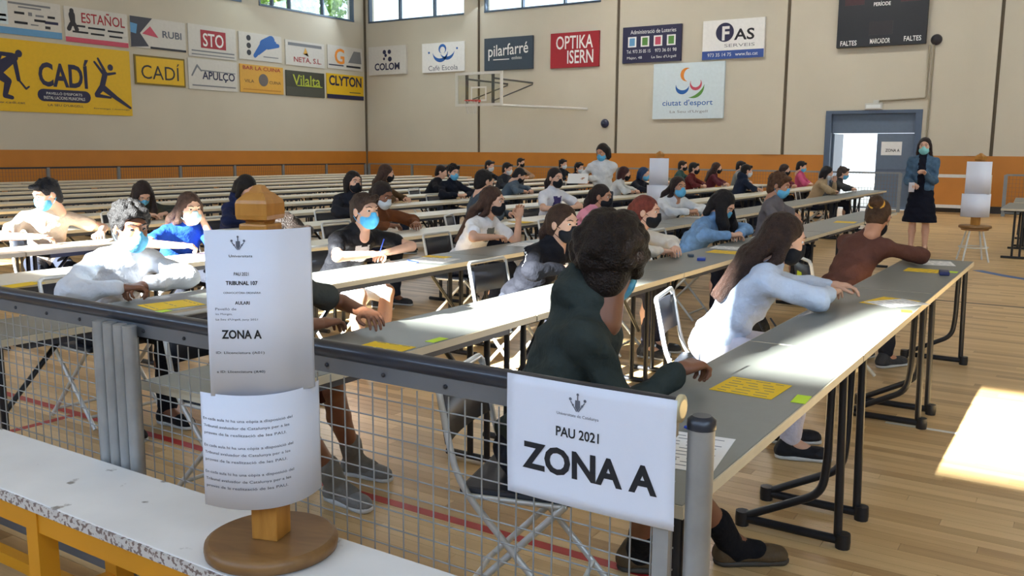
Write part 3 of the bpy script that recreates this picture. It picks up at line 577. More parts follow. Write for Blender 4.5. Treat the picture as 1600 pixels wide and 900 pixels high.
def newel_stand(loc, rz, label, full=True):
    t = empty('sign_stand', loc, rz, label, 'sign stand')
    MB().lathe([(.155, 0), (.166, .006), (.168, .02), (.166, .032), (.155, .038)], n=48).build('round_base', OAKD, t)
    MB().box(-.036, .036, -.036, .036, .038, .80, bev=.004).build('post', OAK, t)
    MB().box(-.038, .038, -.038, .038, .80, .842, bev=.006).build('post_collar', OAK, t)
    cp = MB().lathe([(.03*1.2, .842), (.036, .848), (.057, .852), (.06, .862), (.06, .89), (.056, .898), (.034, .915), (.026, .918), (.014, .932), (.003, .935)], n=4, smooth=False).build('cap', OAK, t); cp.rotation_euler = (0, 0, R(45))
    MB().tube([(-.002, .0, .16), (.036, 0, .16)], .008, 10).build('screw', INK, t)
    b1 = sheet_bend(.27, 16, 66, (.034, -.056), .56, .5); sheet('upper_sheet', t, .27, .425, .83, b1)
    b2 = sheet_bend(.36, -12, 92, (.040, -.066), .5, 1.0); sheet('lower_sheet', t, .36, .14, .43, b2)
    if full:
        crest(t, -.055, .795, .42, b1, GREYINK); cx = -.05
        for (s_, yy, ww, hh, bo) in (('Universitats', .768, .055, .006, 0), ('PAU 2021', .725, .035, .008, .01), ('TRIBUNAL 107', .703, .075, .010, .03), ('CONVOCATÒRIA ORDINÀRIA', .680, .088, .006, 0), ('AULARI', .655, .035, .008, .02)): put_text(s_, cx, yy, ww, hh, INK, t, .0012, bo, bend=b1)
        for j, ww in enumerate((.05, .04, .10)): put_text(('Pavelló de', 'les Monges,', 'La Seu d\'Urgell, juny 2021')[j], -.115+ww/2, .640-j*.013, ww, .006, GREYINK, t, .0012, bend=b1)
        put_text('ZONA A', -.055, .578, .095, .022, INK, t, .0012, .03, bend=b1); put_text('ID: Llicenciatura (A01)', -.06, .532, .115, .008, INK, t, .0012, bend=b1); put_text('a ID: Llicenciatura (A40)', -.06, .485, .115, .008, INK, t, .0012, bend=b1)
        lines = ('En cada aula hi ha una còpia a disposició del', 'Tribunal avaluador de Catalunya per a les', 'proves de la realització de les PAU.')
        for kk in range(3):
            for j, s_ in enumerate(lines): put_text(s_, -.055-j*.004, .365-kk*.068-j*.018, .235-j*.010, .009, GREYINK, t, .0012, .004, bend=b2)
    return t
newel_stand((-1.705, 1.50, .50), R(18), 'varnished wooden post with round foot on white bench, wrapped in ZONA A sheets')
sb = newel_stand((-1.42, 14.30, .47), R(-28), 'sign post with white sheets standing on the white stool', False); sb.scale = (1.28, 1.28, 1.13)
sc = newel_stand((-6.25, 14.2, .47), R(-10), 'sign post with white sheets standing on a stool between table rows', False); sc.scale = (1.28, 1.28, 1.13)
STL = mat('white_stool_tube', (212, 212, 208), .4, var=.04); SEATW = wood_mat('stool_seat_wood', (150, 104, 60), (178, 130, 80), .45)
def stool(loc, label):
    t = empty('stool', loc, R(20), label, 'stool')
    MB().lathe([(.17, .44), (.18, .445), (.18, .465), (.17, .47)], n=28).build('seat', SEATW, t)
    for k_ in range(4):
        a = R(45+90*k_); c_, s_ = math.cos(a), math.sin(a)
        MB().tube([(.12*c_, .12*s_, .44), (.24*c_, .24*s_, 0)], .013, 8).build('leg', STL, t)
    MB().tube(arc((0, 0, .2), .19, 0, 2*math.pi, 24), .009, 6).build('foot_ring', STL, t)
stool((-1.42, 14.30, 0), 'white four legged stool under the sign post near the woman'); stool((-6.25, 14.2, 0), 'white four legged stool under the sign post between table rows')

# ------------------------------------------------------------------ far and left barrier fences
GRL = mat('grey_rail_paint', (128, 132, 134), .5, metal=.2, var=.05); MESHM = mat('fine_mesh_wire', (120, 104, 84), .6, metal=.3, var=.1)
def low_fence(name_label, x0, y0, x1, y1, n_, wires=26, z=1.03):
    L_ = math.hypot(x1-x0, y1-y0); t = empty('barrier_fence', (x0, y0, 0), math.atan2(y1-y0, x1-x0), name_label, 'fence')
    MB().box(0, L_, -.02, .02, z-.045, z).build('top_rail', RUB if x0 == x1 else GRL, t); MB().box(0, L_, -.015, .015, .08, .12).build('bottom_rail', GRL, t)
    for i in range(n_+1): MB().box(i*L_/n_-.04, i*L_/n_+.04, -.025, .025, 0, z-.02).build('post', GRL, t)
    mb = MB(); st = L_/(n_*wires)
    for i in range(n_*wires): mb.box(i*st-.003, i*st+.003, -.003, .003, .12, z-.045)
    for j in range(8): mb.box(0, L_, -.002, .002, .2+j*.1, .205+j*.1)
    tag(mb.build('wire_mesh', MESHM, t), kind='stuff'); return t
low_fence('low barrier fence running along the left wall', -22.6, 3.0, -22.6, 24.9, 11)
low_fence('low barrier fence running along the far wall', -22.5, 25.0, -4.3, 25.0, 9)
low_fence('short barrier fence beyond the woman, right of the door', -1.9, 25.0, 6.0, 25.0, 4)
gt = empty('white_gate', (-3.9, 25.0, 0), label='white framed gate in the far barrier behind the woman', cat='gate')
MB().box(0, 1.7, -.02, .02, .16, .24).build('frame_rail', WM, gt); MB().box(0, 1.7, -.02, .02, .92, 1.0).build('frame_rail', WM, gt); MB().box(0, .08, -.02, .02, 0, .92).build('frame_stile', WM, gt); MB().box(1.62, 1.7, -.02, .02, 0, .92).build('frame_stile', WM, gt)
MB().box(.08, 1.62, -.008, .008, .24, .92).build('gate_panel', ORANGE, gt)

# ------------------------------------------------------------------ exam tables in long rows
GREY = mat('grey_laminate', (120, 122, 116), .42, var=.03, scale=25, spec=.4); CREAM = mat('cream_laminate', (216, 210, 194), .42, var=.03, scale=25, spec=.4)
EDGE = mat('cream_edge_strip', (205, 194, 168), .5, var=.04); BLACKT = mat('black_leg_tube', (24, 25, 30), .38, var=.06); BARK = mat('dark_apron', (62, 66, 76), .5, var=.05)
TW, TL = .46, 1.83; ROWS = [-.711-1.5*k for k in range(14)]; Y0 = 1.80
def leg_a(yy, s_):
    """bent foot frame: floor bar, upright at the front edge, bent tube from the back foot; returns meshes"""
    bar = MB().tube([(-.40, yy, .03), (.0, yy, .03)], .019, 8); bar.lathe([(.028, -.03), (.03, 0), (.028, .03)], (-.40, yy, .03), 10).lathe([(.028, -.03), (.03, 0), (.028, .03)], (0, yy, .03), 10)
    up = MB().tube([(-.02, yy, .04), (-.035, yy, .70)], .0165, 8)
    bent = MB().tube(fillet([(-.38, yy, .045), (-.09, yy+.0, .20), (-.075, yy, .34), (-.075, yy, .70)], .12, 6), .0165, 8)
    return bar, up, bent
def make_table(kind):
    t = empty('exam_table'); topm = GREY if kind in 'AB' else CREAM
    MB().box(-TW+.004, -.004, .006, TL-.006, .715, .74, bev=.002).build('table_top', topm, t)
    ed = MB().box(-TW, -TW+.004, .002, TL-.002, .708, .738).box(-.004, 0, .002, TL-.002, .708, .738).box(-TW, 0, .002, .006, .708, .738).box(-TW, 0, TL-.006, TL-.002, .708, .738); ed.build('edge_strip', EDGE, t)
    MB().box(-TW+.03, -.03, .20, TL-.20, .675, .715).build('apron', BARK, t)
    for yy, s_ in ((.16, 1), (TL-.16, -1)):
        if kind == 'A':
            bar, up, bent = leg_a(yy, s_); bar.build('floor_bar', BLACKT, t); up.build('upright', BLACKT, t); bent.build('bent_leg', BLACKT, t)
        else:
            MB().tube([(-.42, yy, .025), (-.04, yy, .025)], .018, 8).build('floor_bar', BLACKT, t)
            for xx in (-.28, -.18): MB().tube([(xx, yy, .03), (xx, yy, .70)], .016, 8).build('upright', BLACKT, t)
            MB().tube([(-.23, yy+s_*.02, .36), (-.23, yy+s_*.34, .69)], .012, 6).build('brace', BLACKT, t)
    return t
ORD = ('first', 'second', 'third', 'fourth', 'fifth', 'sixth', 'seventh', 'eighth', 'ninth', 'tenth', 'eleventh', 'twelfth', 'thirteenth', 'fourteenth')
protos = {}
COUNT = [3, 6, 10]+[11]*11; START = [1.80]*14
for r_ in range(14):
    for j in range(COUNT[r_]):
        y = START[r_]+j*(TL+.005)
        a = max(pixel((ROWS[r_], y+TL, .74))[0], pixel((ROWS[r_]-TW, y+TL, .74))[0])
        if a < -160 or pixel((ROWS[r_], y+TL, .74))[2] < .3: continue
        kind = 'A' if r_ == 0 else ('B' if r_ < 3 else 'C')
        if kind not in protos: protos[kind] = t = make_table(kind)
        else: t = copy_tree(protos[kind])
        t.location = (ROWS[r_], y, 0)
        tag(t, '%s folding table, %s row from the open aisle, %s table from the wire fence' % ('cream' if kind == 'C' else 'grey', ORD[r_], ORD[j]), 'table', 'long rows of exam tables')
# two spare tables beside the far wall on the right
for i, (x, y, rz) in enumerate(((-1.15, 14.75, R(1)), (-1.13, 16.75, R(3)))):
    t = copy_tree(protos['B']); t.location = (x+TW, y, 0); t.rotation_euler = (0, 0, rz)
    tag(t, ('spare grey folding table behind the white stool', 'spare grey folding table standing on the open floor past the blue line')[i], 'table', 'spare tables')

# ------------------------------------------------------------------ papers and small things on the tables
YP = mat('yellow_paper', (236, 196, 24), .75, var=.03, scale=8); GP = mat('lime_sticker', (196, 230, 40), .7, var=.02); WP = mat('white_exam_paper', (232, 231, 228), .8, var=.015); BPEN = mat('blue_pen_plastic', (38, 66, 160), .3, var=.02); PENW = mat('white_pen_barrel', (225, 225, 232), .3, var=.02)
def paper(x, y, w, d, rz, m_, name, label, z=.7405, lines=0, lm=None, group=None):
    o = MB().box(-w/2, w/2, -d/2, d/2, 0, .0012).build(name, m_, None, (x, y, z), (0, 0, rz)); tag(o, label, 'paper' if 'stick' not in name else 'sticker', group)
    if lines:
        mb = MB(); rs = random.Random(int(abs(x*97+y*31)))
        for j in range(lines):
            yy = d*.40-j*d*.8/max(lines-1, 1); xx = -w*.4
            while xx < w*.36:
                l_ = rs.uniform(.02, .06)*w/.21; mb.box(xx, min(xx+l_, w*.4), yy-.002, yy+.002, .0012, .0016); xx += l_+.018
        tag(mb.build('printed_lines', lm or GREYINK, o), kind='stuff')
    return o
paper(-.915, 2.885, .21, .21, R(-2), YP, 'yellow_sheet', 'yellow printed sheet on grey table before the green hoodie', lines=6)
paper(-.735, 2.835, .045, .10, R(3), GP, 'lime_sticker', 'lime sticker on grey table beside the biggest yellow sheet')
paper(-.855, 2.16, .21, .297, R(8), WP, 'white_sheet', 'white printed sheet on the table end behind the fence post', lines=10)
paper(-.87, 5.02, .20, .29, R(-14), YP, 'yellow_sheet', 'yellow sheet just past the sunlit part of the aisle table', lines=4)
paper(-.83, 4.99, .19, .27, R(-34), WP, 'white_sheet', 'white sheet tucked against the yellow sheet past the sunlit tabletop', z=.742, lines=5)
paper(-.745, 4.76, .05, .08, R(10), GP, 'lime_sticker', 'lime sticker at the end of the sunlit part of the table')
paper(-.94, 6.52, .21, .20, 0, YP, 'yellow_sheet', 'yellow sheet on grey table before the person in brown', lines=4)
paper(-.92, 7.02, .21, .28, R(14), WP, 'white_sheet', 'white sheets at the far end of the aisle row', lines=6)
paper(-.755, 6.55, .05, .08, 0, GP, 'lime_sticker', 'lime sticker before the person in brown')
paper(-2.33, 2.68, .21, .10, R(3), YP, 'yellow_sheet', 'yellow sheet close to the fence rail on the second row', lines=2)
paper(-2.245, 2.89, .045, .10, R(0), GP, 'lime_sticker', 'lime sticker on the second row next to the fence')
paper(-2.40, 6.80, .28, .21, 0, YP, 'yellow_sheet', 'yellow sheet before the person in the denim jacket', lines=4)
paper(-2.50, 7.12, .26, .21, R(6), WP, 'white_sheet', 'white sheet next to the hands of the person in denim', lines=6)
paper(-2.37, 10.6, .22, .25, R(4), YP, 'yellow_sheet', 'yellow sheet on the second row beyond the person in grey', lines=3)
paper(-3.86, 2.80, .21, .26, R(-12), YP, 'yellow_sheet', 'yellow sheet beside the clasped hands of the white shirt', lines=3)
paper(-3.74, 2.66, .05, .08, R(0), GP, 'lime_sticker', 'lime sticker by the white shirted person near the fence')
paper(-4.05, 5.22, .20, .12, R(6), YP, 'yellow_sheet', 'yellow sheet on the third row past the person in the black tee', lines=2)
paper(-3.95, 5.05, .30, .28, R(10), WP, 'white_sheet', 'white sheet under the yellow one past the black tee', z=.7398, lines=5)
paper(-4.0, 4.74, .21, .30, R(30), WP, 'white_sheet', 'white sheet under the hands of the person in black tee', lines=6)
paper(-5.2, 7.32, .20, .20, 0, YP, 'yellow_sheet', 'yellow sheet on cream table beyond the brown cardigan', lines=2)
paper(-5.12, 2.72, .12, .25, R(10), YP, 'yellow_sheet', 'yellow sheet on cream table left of the white shirted person', lines=2)
paper(-5.3, 8.35, .22, .22, 0, YP, 'yellow_sheet', 'yellow sheet on cream table before the person in slate shirt', lines=2)
paper(-4.0, 6.35, .21, .29, R(12), WP, 'white_sheet', 'white sheet before the person in white tee on the third row', lines=6)
paper(-4.0, 10.3, .30, .24, R(4), WP, 'white_sheet', 'white sheet before the person in white top and blue mask', lines=4)
def small(name, label, cat, mb, m_, loc, rz=0): return tag(mb.build(name, m_, None, loc, (0, 0, rz)), label, cat)
small('blue_eraser', 'small blue eraser on the second row table', 'eraser', MB().box(-.03, .03, -.05, .05, 0, .02, bev=.004), BPEN, (-2.374, 6.19, .7405), R(20))
small('blue_eraser', 'small dark blue case at the far end of the aisle table', 'case', MB().box(-.03, .03, -.06, .06, 0, .025, bev=.006), mat('dark_blue_case', (40, 46, 90), .5, var=.05), (-.79, 6.38, .7405), R(10))
small('sharpener', 'small grey sharpener on the second row table', 'sharpener', MB().box(-.02, .02, -.03, .03, 0, .02, bev=.003), FRAME, (-2.52, 6.35, .7405), R(30))
small('pen', 'blue pen lying on the paper behind the fence end post', 'pen', MB().tube([(0, -.06, .006), (0, .06, .006)], [.004, .005], 8), BPEN, (-.87, 2.30, .742), R(60))
small('pen', 'dark pen lying on the white sheet of the third row', 'pen', MB().tube([(0, -.07, .006), (0, .07, .006)], [.004, .005], 8), BPEN, (-3.98, 4.86, .742), R(70))

# ------------------------------------------------------------------ folding chairs
CHM = mat('pale_chair_tube', (206, 208, 206), .32, metal=.35, var=.04); CHB = mat('black_chair_plastic', (36, 40, 50), .45, var=.06); CHY = mat('chair_sticker', (178, 196, 40), .6, var=.03)
def make_chair():
    t = empty('folding_chair')
    MB().box(-.19, .19, -.19, .19, .425, .45, bev=.012).build('seat', CHB, t)
    bk = MB(); V = []; F = []
    for j in range(2):
        for i in range(9):
            y = -.2+.4*i/8; V.append((-.225-.02*(1-(y/.2)**2)-.03*j, y, .59+.17*j))
    for i in range(8): F.append((i, i+1, 10+i, 9+i))
    bo = bk.add(V, F, 0, True).build('backrest', CHB, t); so = bo.modifiers.new('thickness', 'SOLIDIFY'); so.thickness = .014; so.offset = 0
    MB().box(-.272, -.268, -.05, .05, .66, .70).build('sticker', CHY, bo)
    for s_ in (-1, 1):
        y = .205*s_
        MB().tube(fillet([(.22, y, .012), (-.19, y, .47), (-.255, y, .78)], .1), .0115, 8).build('front_leg', CHM, t)
        MB().tube([(.165, y*.94, .43), (-.24, y*.94, .012)], .0115, 8).build('rear_leg', CHM, t)
        MB().tube([(-.15, y*.94, .425), (.17, y*.94, .425)], .009, 6).build('seat_rail', CHM, t)
    MB().tube([(.17, -.205, .07), (.17, .205, .07)], .009, 6).build('cross_bar', CHM, t); MB().tube([(-.2, -.19, .055), (-.2, .19, .055)], .009, 6).build('cross_bar', CHM, t)
    MB().tube(fillet([(-.255, -.205, .77), (-.26, -.19, .793), (-.26, .19, .793), (-.255, .205, .77)], .02), .0115, 8).build('top_bar', CHM, t)
    return t
CHAIR = []
def chair(x, y, rz, label):
    if not CHAIR: CHAIR.append(make_chair()); t = CHAIR[0]
    else: t = copy_tree(CHAIR[0])
    t.location = (x, y, 0); t.rotation_euler = (0, 0, rz); return tag(t, label, 'chair', 'folding chairs at the exam tables')

# ------------------------------------------------------------------ people: distance fields meshed with surface nets
def smin(a, b, k):
    h = np.clip(.5+.5*(b-a)/k, 0, 1); return b*(1-h)+a*h-k*h*(1-h)
class Field:
    def __init__(s): s.p = []; s.cuts = []
    def cone(s, a, b, ra, rb, k=.02): s.p.append(('c', np.array(a, float), np.array(b, float), ra, rb, k)); return s
    def ell(s, c, r, M=None, k=.03): s.p.append(('e', np.array(c, float), np.array(r, float), None if M is None else np.array(M, float), 0, k)); return s
    def cut(s, f): s.cuts.append(f); return s
    def bounds(s):
        lo = np.full(3, 1e9); hi = -lo
        for q in s.p:
            if q[0] == 'c': r = max(q[3], q[4]); a = np.minimum(q[1], q[2])-r; b = np.maximum(q[1], q[2])+r
            else: r = q[2].max(); a = q[1]-r; b = q[1]+r
            lo = np.minimum(lo, a); hi = np.maximum(hi, b)
        return lo, hi
    def mesh(s, h, noise=None, pad=None):
        lo, hi = s.bounds(); pad = pad or 2.5*h+.01; lo = lo-pad; hi = hi+pad
        n = np.ceil((hi-lo)/h).astype(int)+1; D = np.full(n, .5, np.float32)
        ax = [lo[i]+h*np.arange(n[i]) for i in range(3)]
        for q in s.p:
            if q[0] == 'c': r = max(q[3], q[4]); a = np.minimum(q[1], q[2])-r; b = np.maximum(q[1], q[2])+r
            else: r = q[2].max(); a = q[1]-r; b = q[1]+r
            mg = q[5]+3*h; i0 = np.maximum(((a-mg-lo)/h).astype(int), 0); i1 = np.minimum(((b+mg-lo)/h).astype(int)+2, n)
            sl = tuple(slice(i0[i], i1[i]) for i in range(3)); X, Y, Z = np.meshgrid(ax[0][sl[0]], ax[1][sl[1]], ax[2][sl[2]], indexing='ij')
            if q[0] == 'c':
                ba = q[2]-q[1]; L2 = max(ba@ba, 1e-9); px, py, pz = X-q[1][0], Y-q[1][1], Z-q[1][2]
                t = np.clip((px*ba[0]+py*ba[1]+pz*ba[2])/L2, 0, 1)
                d = np.sqrt((px-t*ba[0])**2+(py-t*ba[1])**2+(pz-t*ba[2])**2)-(q[3]+t*(q[4]-q[3]))
            else:
                P_ = np.stack([X-q[1][0], Y-q[1][1], Z-q[1][2]], -1)
                if q[3] is not None: P_ = P_@q[3]      # columns of M are the axes
                k0 = np.sqrt(((P_/q[2])**2).sum(-1)); k1 = np.sqrt(((P_/q[2]**2)**2).sum(-1))+1e-9; d = k0*(k0-1)/k1
            D[sl] = smin(D[sl], d.astype(np.float32), q[5])
        if noise or s.cuts:
            X, Y, Z = np.meshgrid(*ax, indexing='ij')
            if noise: D = D+noise(X, Y, Z).astype(np.float32)
            for f in s.cuts: D = np.maximum(D, f(X, Y, Z).astype(np.float32))
        return nets(D, lo, h)
def nets(D, lo, h):
    I = D < 0; c = np.zeros(np.array(D.shape)-1, np.int8); nx, ny, nz = c.shape
    for dx in (0, 1):
        for dy in (0, 1):
            for dz in (0, 1): c += I[dx:nx+dx, dy:ny+dy, dz:nz+dz]
    act = (c > 0) & (c < 8); idx = np.argwhere(act); n = len(idx)
    if n == 0: return np.zeros((0, 3)), np.zeros((0, 4), int)
    vid = np.full(act.shape, -1, np.int32); vid[act] = np.arange(n)
    cor = {}
    for dx in (0, 1):
        for dy in (0, 1):
            for dz in (0, 1): cor[(dx, dy, dz)] = D[idx[:, 0]+dx, idx[:, 1]+dy, idx[:, 2]+dz]
    S = np.zeros((n, 3)); W = np.zeros(n)
    for a in cor:
        for k in range(3):
            if a[k] == 0:
                b = list(a); b[k] = 1; b = tuple(b); da, db = cor[a], cor[b]; cr = (da < 0) != (db < 0)
                t = np.where(cr, da/np.where(cr, da-db, 1), 0)
                p = np.tile(np.array(a, float), (n, 1)); p[:, k] += t; S += p*cr[:, None]; W += cr
    V = lo+h*(idx+S/W[:, None]); F = []
    for k in range(3):
        a = [slice(1, -1)]*3; a[k] = slice(0, -1); b = list(a); b[k] = slice(1, None)
        A = I[tuple(a)]; B = I[tuple(b)]; e = np.argwhere(A != B)
        if not len(e): continue
        flip = A[tuple(e.T)]; u, v = [(1, 2), (2, 0), (0, 1)][k]; base = e.copy()
        for j in range(3):
            if j != k: base[:, j] += 1
        def cell(du, dv):
            q = base.copy(); q[:, u] += du; q[:, v] += dv; return vid[q[:, 0], q[:, 1], q[:, 2]]
        Q = np.stack([cell(-1, -1), cell(0, -1), cell(0, 0), cell(-1, 0)], 1)
        Q[~flip] = Q[~flip][:, ::-1]; F.append(Q)
    return V, np.concatenate(F)
def join(parts):
    Vs = []; Fs = []; b = 0
    for V, F in parts: Vs.append(V); Fs.append(F+b); b += len(V)
    return np.concatenate(Vs), np.concatenate(Fs)
def xf(V, M): M = np.array(M); return V@M[:3, :3].T+M[:3, 3]
# --- templates in their own frames
def head_template(h):
    f = Field()
    f.ell((-.012, 0, .030), (.098, .076, .090), k=.02).ell((.028, 0, -.035), (.066, .060, .084), k=.03).ell((.060, 0, -.092), (.030, .030, .026), k=.03)
    f.ell((.068, .028, -.030), (.026, .026, .030), k=.025).ell((.068, -.028, -.030), (.026, .026, .030), k=.025)
    f.cone((.092, 0, .012), (.108, 0, -.022), .0095, .013, .014).ell((.078, 0, .034), (.02, .05, .012), k=.02)
    f.ell((.090, 0, -.062), (.012, .024, .008), k=.01)
    for s_ in (-1, 1): f.ell((-.006, .078*s_, -.008), (.022, .010, .033), k=.008)
    f.cone((-.022, 0, -.06), (-.036, 0, -.19), .053, .056, .03)
    f.cut(lambda X, Y, Z: .014-np.sqrt((X-.103)**2+((np.abs(Y)-.032)*.75)**2+((Z-.010)*1.3)**2))
    return f.mesh(h)
def hand_template(curl, h=.0045, spread=.10, thumb=.6):
    f = Field(); f.ell((.045, 0, 0), (.050, .040, .0155), k=.012).cone((-.05, 0, 0), (.012, 0, 0), .024, .023, .02).cone((.02, .02, 0), (.075, .028, 0), .014, .012, .01).cone((.02, -.02, 0), (.075, -.026, 0), .014, .011, .01)
    for (y, L_, r, sp) in ((.029, .072, .0085, 1), (.010, .080, .0088, .3), (-.010, .075, .0084, -.3), (-.029, .060, .0076, -1)):
        p = np.array([.084-abs(y)*.2, y, 0]); a = -.12
        for j, fr in enumerate((.45, .31, .24)):
            a -= curl*(.8, 1.1, .8)[j]; d = np.array([math.cos(a)*math.cos(sp*spread), math.cos(a)*math.sin(sp*spread), math.sin(a)]); q = p+d*L_*fr; f.cone(p, q, r*(1-.08*j), r*(.92-.08*j), .005); p = q
    p = np.array([.016, .028, -.004]); q = p+np.array([.030, .028, -.010]); f.cone(p, q, .0125, .0105, .008); r_ = q+np.array([.026, .014-thumb*.02, -.012]); f.cone(q, r_, .0103, .0092, .004); f.cone(r_, r_+np.array([.021, .002-thumb*.02, -.008]), .0092, .0075, .004)
    return f.mesh(h)
HEAD = {0: head_template(.0045), 1: head_template(.007), 2: head_template(.011)}
HAND = {'rest': hand_template(.42), 'fist': hand_template(.85), 'flat': hand_template(.12), 'far': hand_template(.45, .008)}
def mask_template(h):
    f = Field(); f.ell((.050, 0, -.058), (.066, .069, .058), k=.02).cone((.100, 0, -.004), (.104, 0, -.045), .0195, .0225, .02).ell((.062, 0, -.088), (.04, .042, .036), k=.02)
    f.cut(lambda X, Y, Z: .008+.25*np.abs(Y)-X).cut(lambda X, Y, Z: Z-.004+.30*np.abs(Y)).cut(lambda X, Y, Z: -.122+.12*np.abs(Y)-Z)
    return f.mesh(h)
MASKT = mask_template(.005); MASKF = mask_template(.010)
def eye_mesh():
    V = []; F = []; n, k = 10, 7
    for j in range(k+1):
        th = math.pi*j/k
        for i in range(n): a = 2*math.pi*i/n; V.append((.0075*math.cos(th), .0135*math.sin(th)*math.cos(a), .0075*math.sin(th)*math.sin(a)))
    mi = []
    for j in range(k):
        for i in range(n): F.append((j*n+i, j*n+(i+1) % n, (j+1)*n+(i+1) % n, (j+1)*n+i)); mi.append(1 if j < 2 else 0)
    return np_mesh('eye', V, F, [mat('eye_white', (225, 222, 216), .3, var=0), mat('eye_iris', (48, 32, 24), .2, var=0)], mi)
EYE = eye_mesh()
SKIN = {'light': mat('skin_light', (214, 168, 142), .55, var=.05, scale=20), 'tan': mat('skin_tan', (188, 136, 106), .55, var=.05, scale=20), 'brown': mat('skin_brown', (132, 86, 62), .5, var=.05, scale=20)}
def hair_mat(c): return mat('hair_%d_%d_%d' % c, c, .5, var=.35, scale=38, bump=.9, bscale=140, spec=.25)
def cloth(c, rough=.85): return mat('cloth_%d_%d_%d' % c, c, rough, var=.09, scale=9, bump=.55, bscale=17, spec=.18, bdist=.03)
def denim(c): return mat('denim_%d_%d_%d' % c, c, .85, var=.22, scale=22, bump=.3, bscale=160)
def rotm(yaw, pitch, roll=0):
    """head frame: x forward, y left, z up; pitch positive looks down"""
    return np.array(Matrix.Rotation(yaw, 3, 'Z') @ Matrix.Rotation(pitch, 3, 'Y') @ Matrix.Rotation(roll, 3, 'X'))
def ik(S, Wt, a, b, pole):
    d = Wt-S; L_ = np.linalg.norm(d); mx = (a+b)*.985
    if L_ > mx: Wt = S+d*mx/L_; d = Wt-S; L_ = mx
    u = d/L_; x = (a*a-b*b+L_*L_)/(2*L_); hh = math.sqrt(max(a*a-x*x, 0)); p = pole-u*(pole@u); p /= np.linalg.norm(p)
    return S+u*x+p*hh, Wt
def folds(amp, seed):
    r = np.random.RandomState(seed).uniform(0, 6, 6)
    return lambda X, Y, Z: amp*(np.sin(22*X+13*Z+r[0])*np.sin(27*Y+21*Z+r[1])+.7*np.sin(58*Z+24*X+18*Y+r[2])*np.sin(30*Y-26*X+r[3]))
PERSON_N = [0]
def person(label, x, y, zh=None, rot=0, lean=None, hyaw=0, hpitch=10, hroll=0, skin='light', hair=('short', (40, 30, 26)), top=((200, 200, 200), 'long'), bottom=('trousers', (36, 40, 52)), shoe=(60, 60, 62), sole=(200, 200, 198), mask=(96, 178, 222), wl=None, wr=None, hands=('rest', 'rest'), row=None, det=1, size=1.0, stand=False, hood=False, prints=None, torso_w=1.0, chair_label=None, knees=(.13, .13), feet=None, sock=None, top_name='sweater', dress=None, pole_r=None):
    """x, y = where the head is (seated) or the feet are (standing); wl, wr = wrist points in the hall"""
    PERSON_N[0] += 1; seed = PERSON_N[0]; k_ = size; rz = R(rot); hstep = {0: .0115, 1: .016, 2: .024}[det]
    hz0 = .53 if not stand else .90*k_; spine = .50*k_; nk = .145*k_
    if lean is None:
        lean = 0
        if zh is not None:
            for L_ in range(0, 60):
                if hz0+.02+spine*math.cos(R(L_))+nk*math.cos(R(L_*.55)) <= zh: lean = L_; break
            else: lean = 59
    th = R(lean); s = np.array([math.sin(th), 0, math.cos(th)]); fwd = np.array([math.cos(th), 0, -math.sin(th)])
    P0 = np.array([0, 0, hz0+.02]); nb = P0+spine*s; nd = np.array([math.sin(th*.55), 0, math.cos(th*.55)]); hc = nb+nk*nd+np.array([.015, 0, 0])
    Rz = np.array(Matrix.Rotation(rz, 3, 'Z'))
    off = Rz@np.array([hc[0], hc[1], 0]) if not stand else np.zeros(3)
    origin = np.array([x, y, 0])-off
    t = empty('person', tuple(origin), rz, label, 'person'); inv = Rz.T
    Hm = np.eye(4); Hm[:3, :3] = rotm(R(hyaw), R(hpitch), R(hroll))*k_; Hm[:3, 3] = hc; Hr = Hm[:3, :3]/k_
    TM = np.stack([fwd, np.array([0, 1., 0]), s], 1)     # torso axes as columns
    tw = torso_w*k_; shw = .172*tw
    SH = {sg: nb-.082*k_*s+np.array([0, shw*sg, 0]) for sg in (-1, 1)}
    A, B = .285*k_, .245*k_; arms = {}
    for sg, wt in ((1, wl), (-1, wr)):
        if wt is None:
            wt = np.array([.0, 0, 0]); tx = (ROWS[row-1]-TW+.06 if row else origin[0]+.4)
            wt = np.array([tx, origin[1]+Rz[1, 0]*.3+.13*sg, .792])
        w_ = inv@(np.array(wt, float)-origin)
        pole = (np.array([-.2, .95*sg, -.32]) if w_[2] < .86 else np.array([.15, .35*sg, -1.])) if not stand else np.array([-.8, .4*sg, -.4])
        if not stand and .74 < w_[2] < .86: w_[2] += .014
        if sg == -1 and pole_r: pole = np.array(pole_r, float)
        arms[sg] = ik(SH[sg], w_, A, B, pole)
        if not stand and .74 < w_[2] < .86 and not (sg == -1 and pole_r):
            for pz in np.arange(-.3, .9, .1):
                if arms[sg][0][2] >= .808: break
                arms[sg] = ik(SH[sg], w_, A, B, np.array([-.2, .95*sg, pz]))
    # legs
    legs = {}
    for i, sg in enumerate((1, -1)):
        if stand: legs[sg] = (np.array([0, .085*sg*k_, hz0]), np.array([.02, .09*sg*k_, .48*k_]), np.array([-.02, .095*sg*k_, .08*k_]))
        else:
            kn = np.array([.42*k_, knees[i]*sg, .515]); an = np.array([.40*k_, knees[i]*.95*sg, .085])
            if feet: an = inv@(np.array([*feet[i], .085])-origin)
            legs[sg] = (np.array([0, .09*sg*k_, hz0]), kn, an)
    # ---- body
    f = Field()
    f.ell(P0+.02*s, (.098*k_, .136*k_, .11*k_), TM).ell(P0+.20*k_*s, (.08*tw, .112*tw, .16*k_), TM).ell(P0+.35*k_*s, (.080*tw, .125*tw, .14*k_), TM)
    f.cone(SH[-1], SH[1], .034*k_, .034*k_, .03);
    for sg in (-1, 1): f.cone(nb-.03*s, SH[sg]*.7+nb*.3, .036*k_, .028*k_, .03)
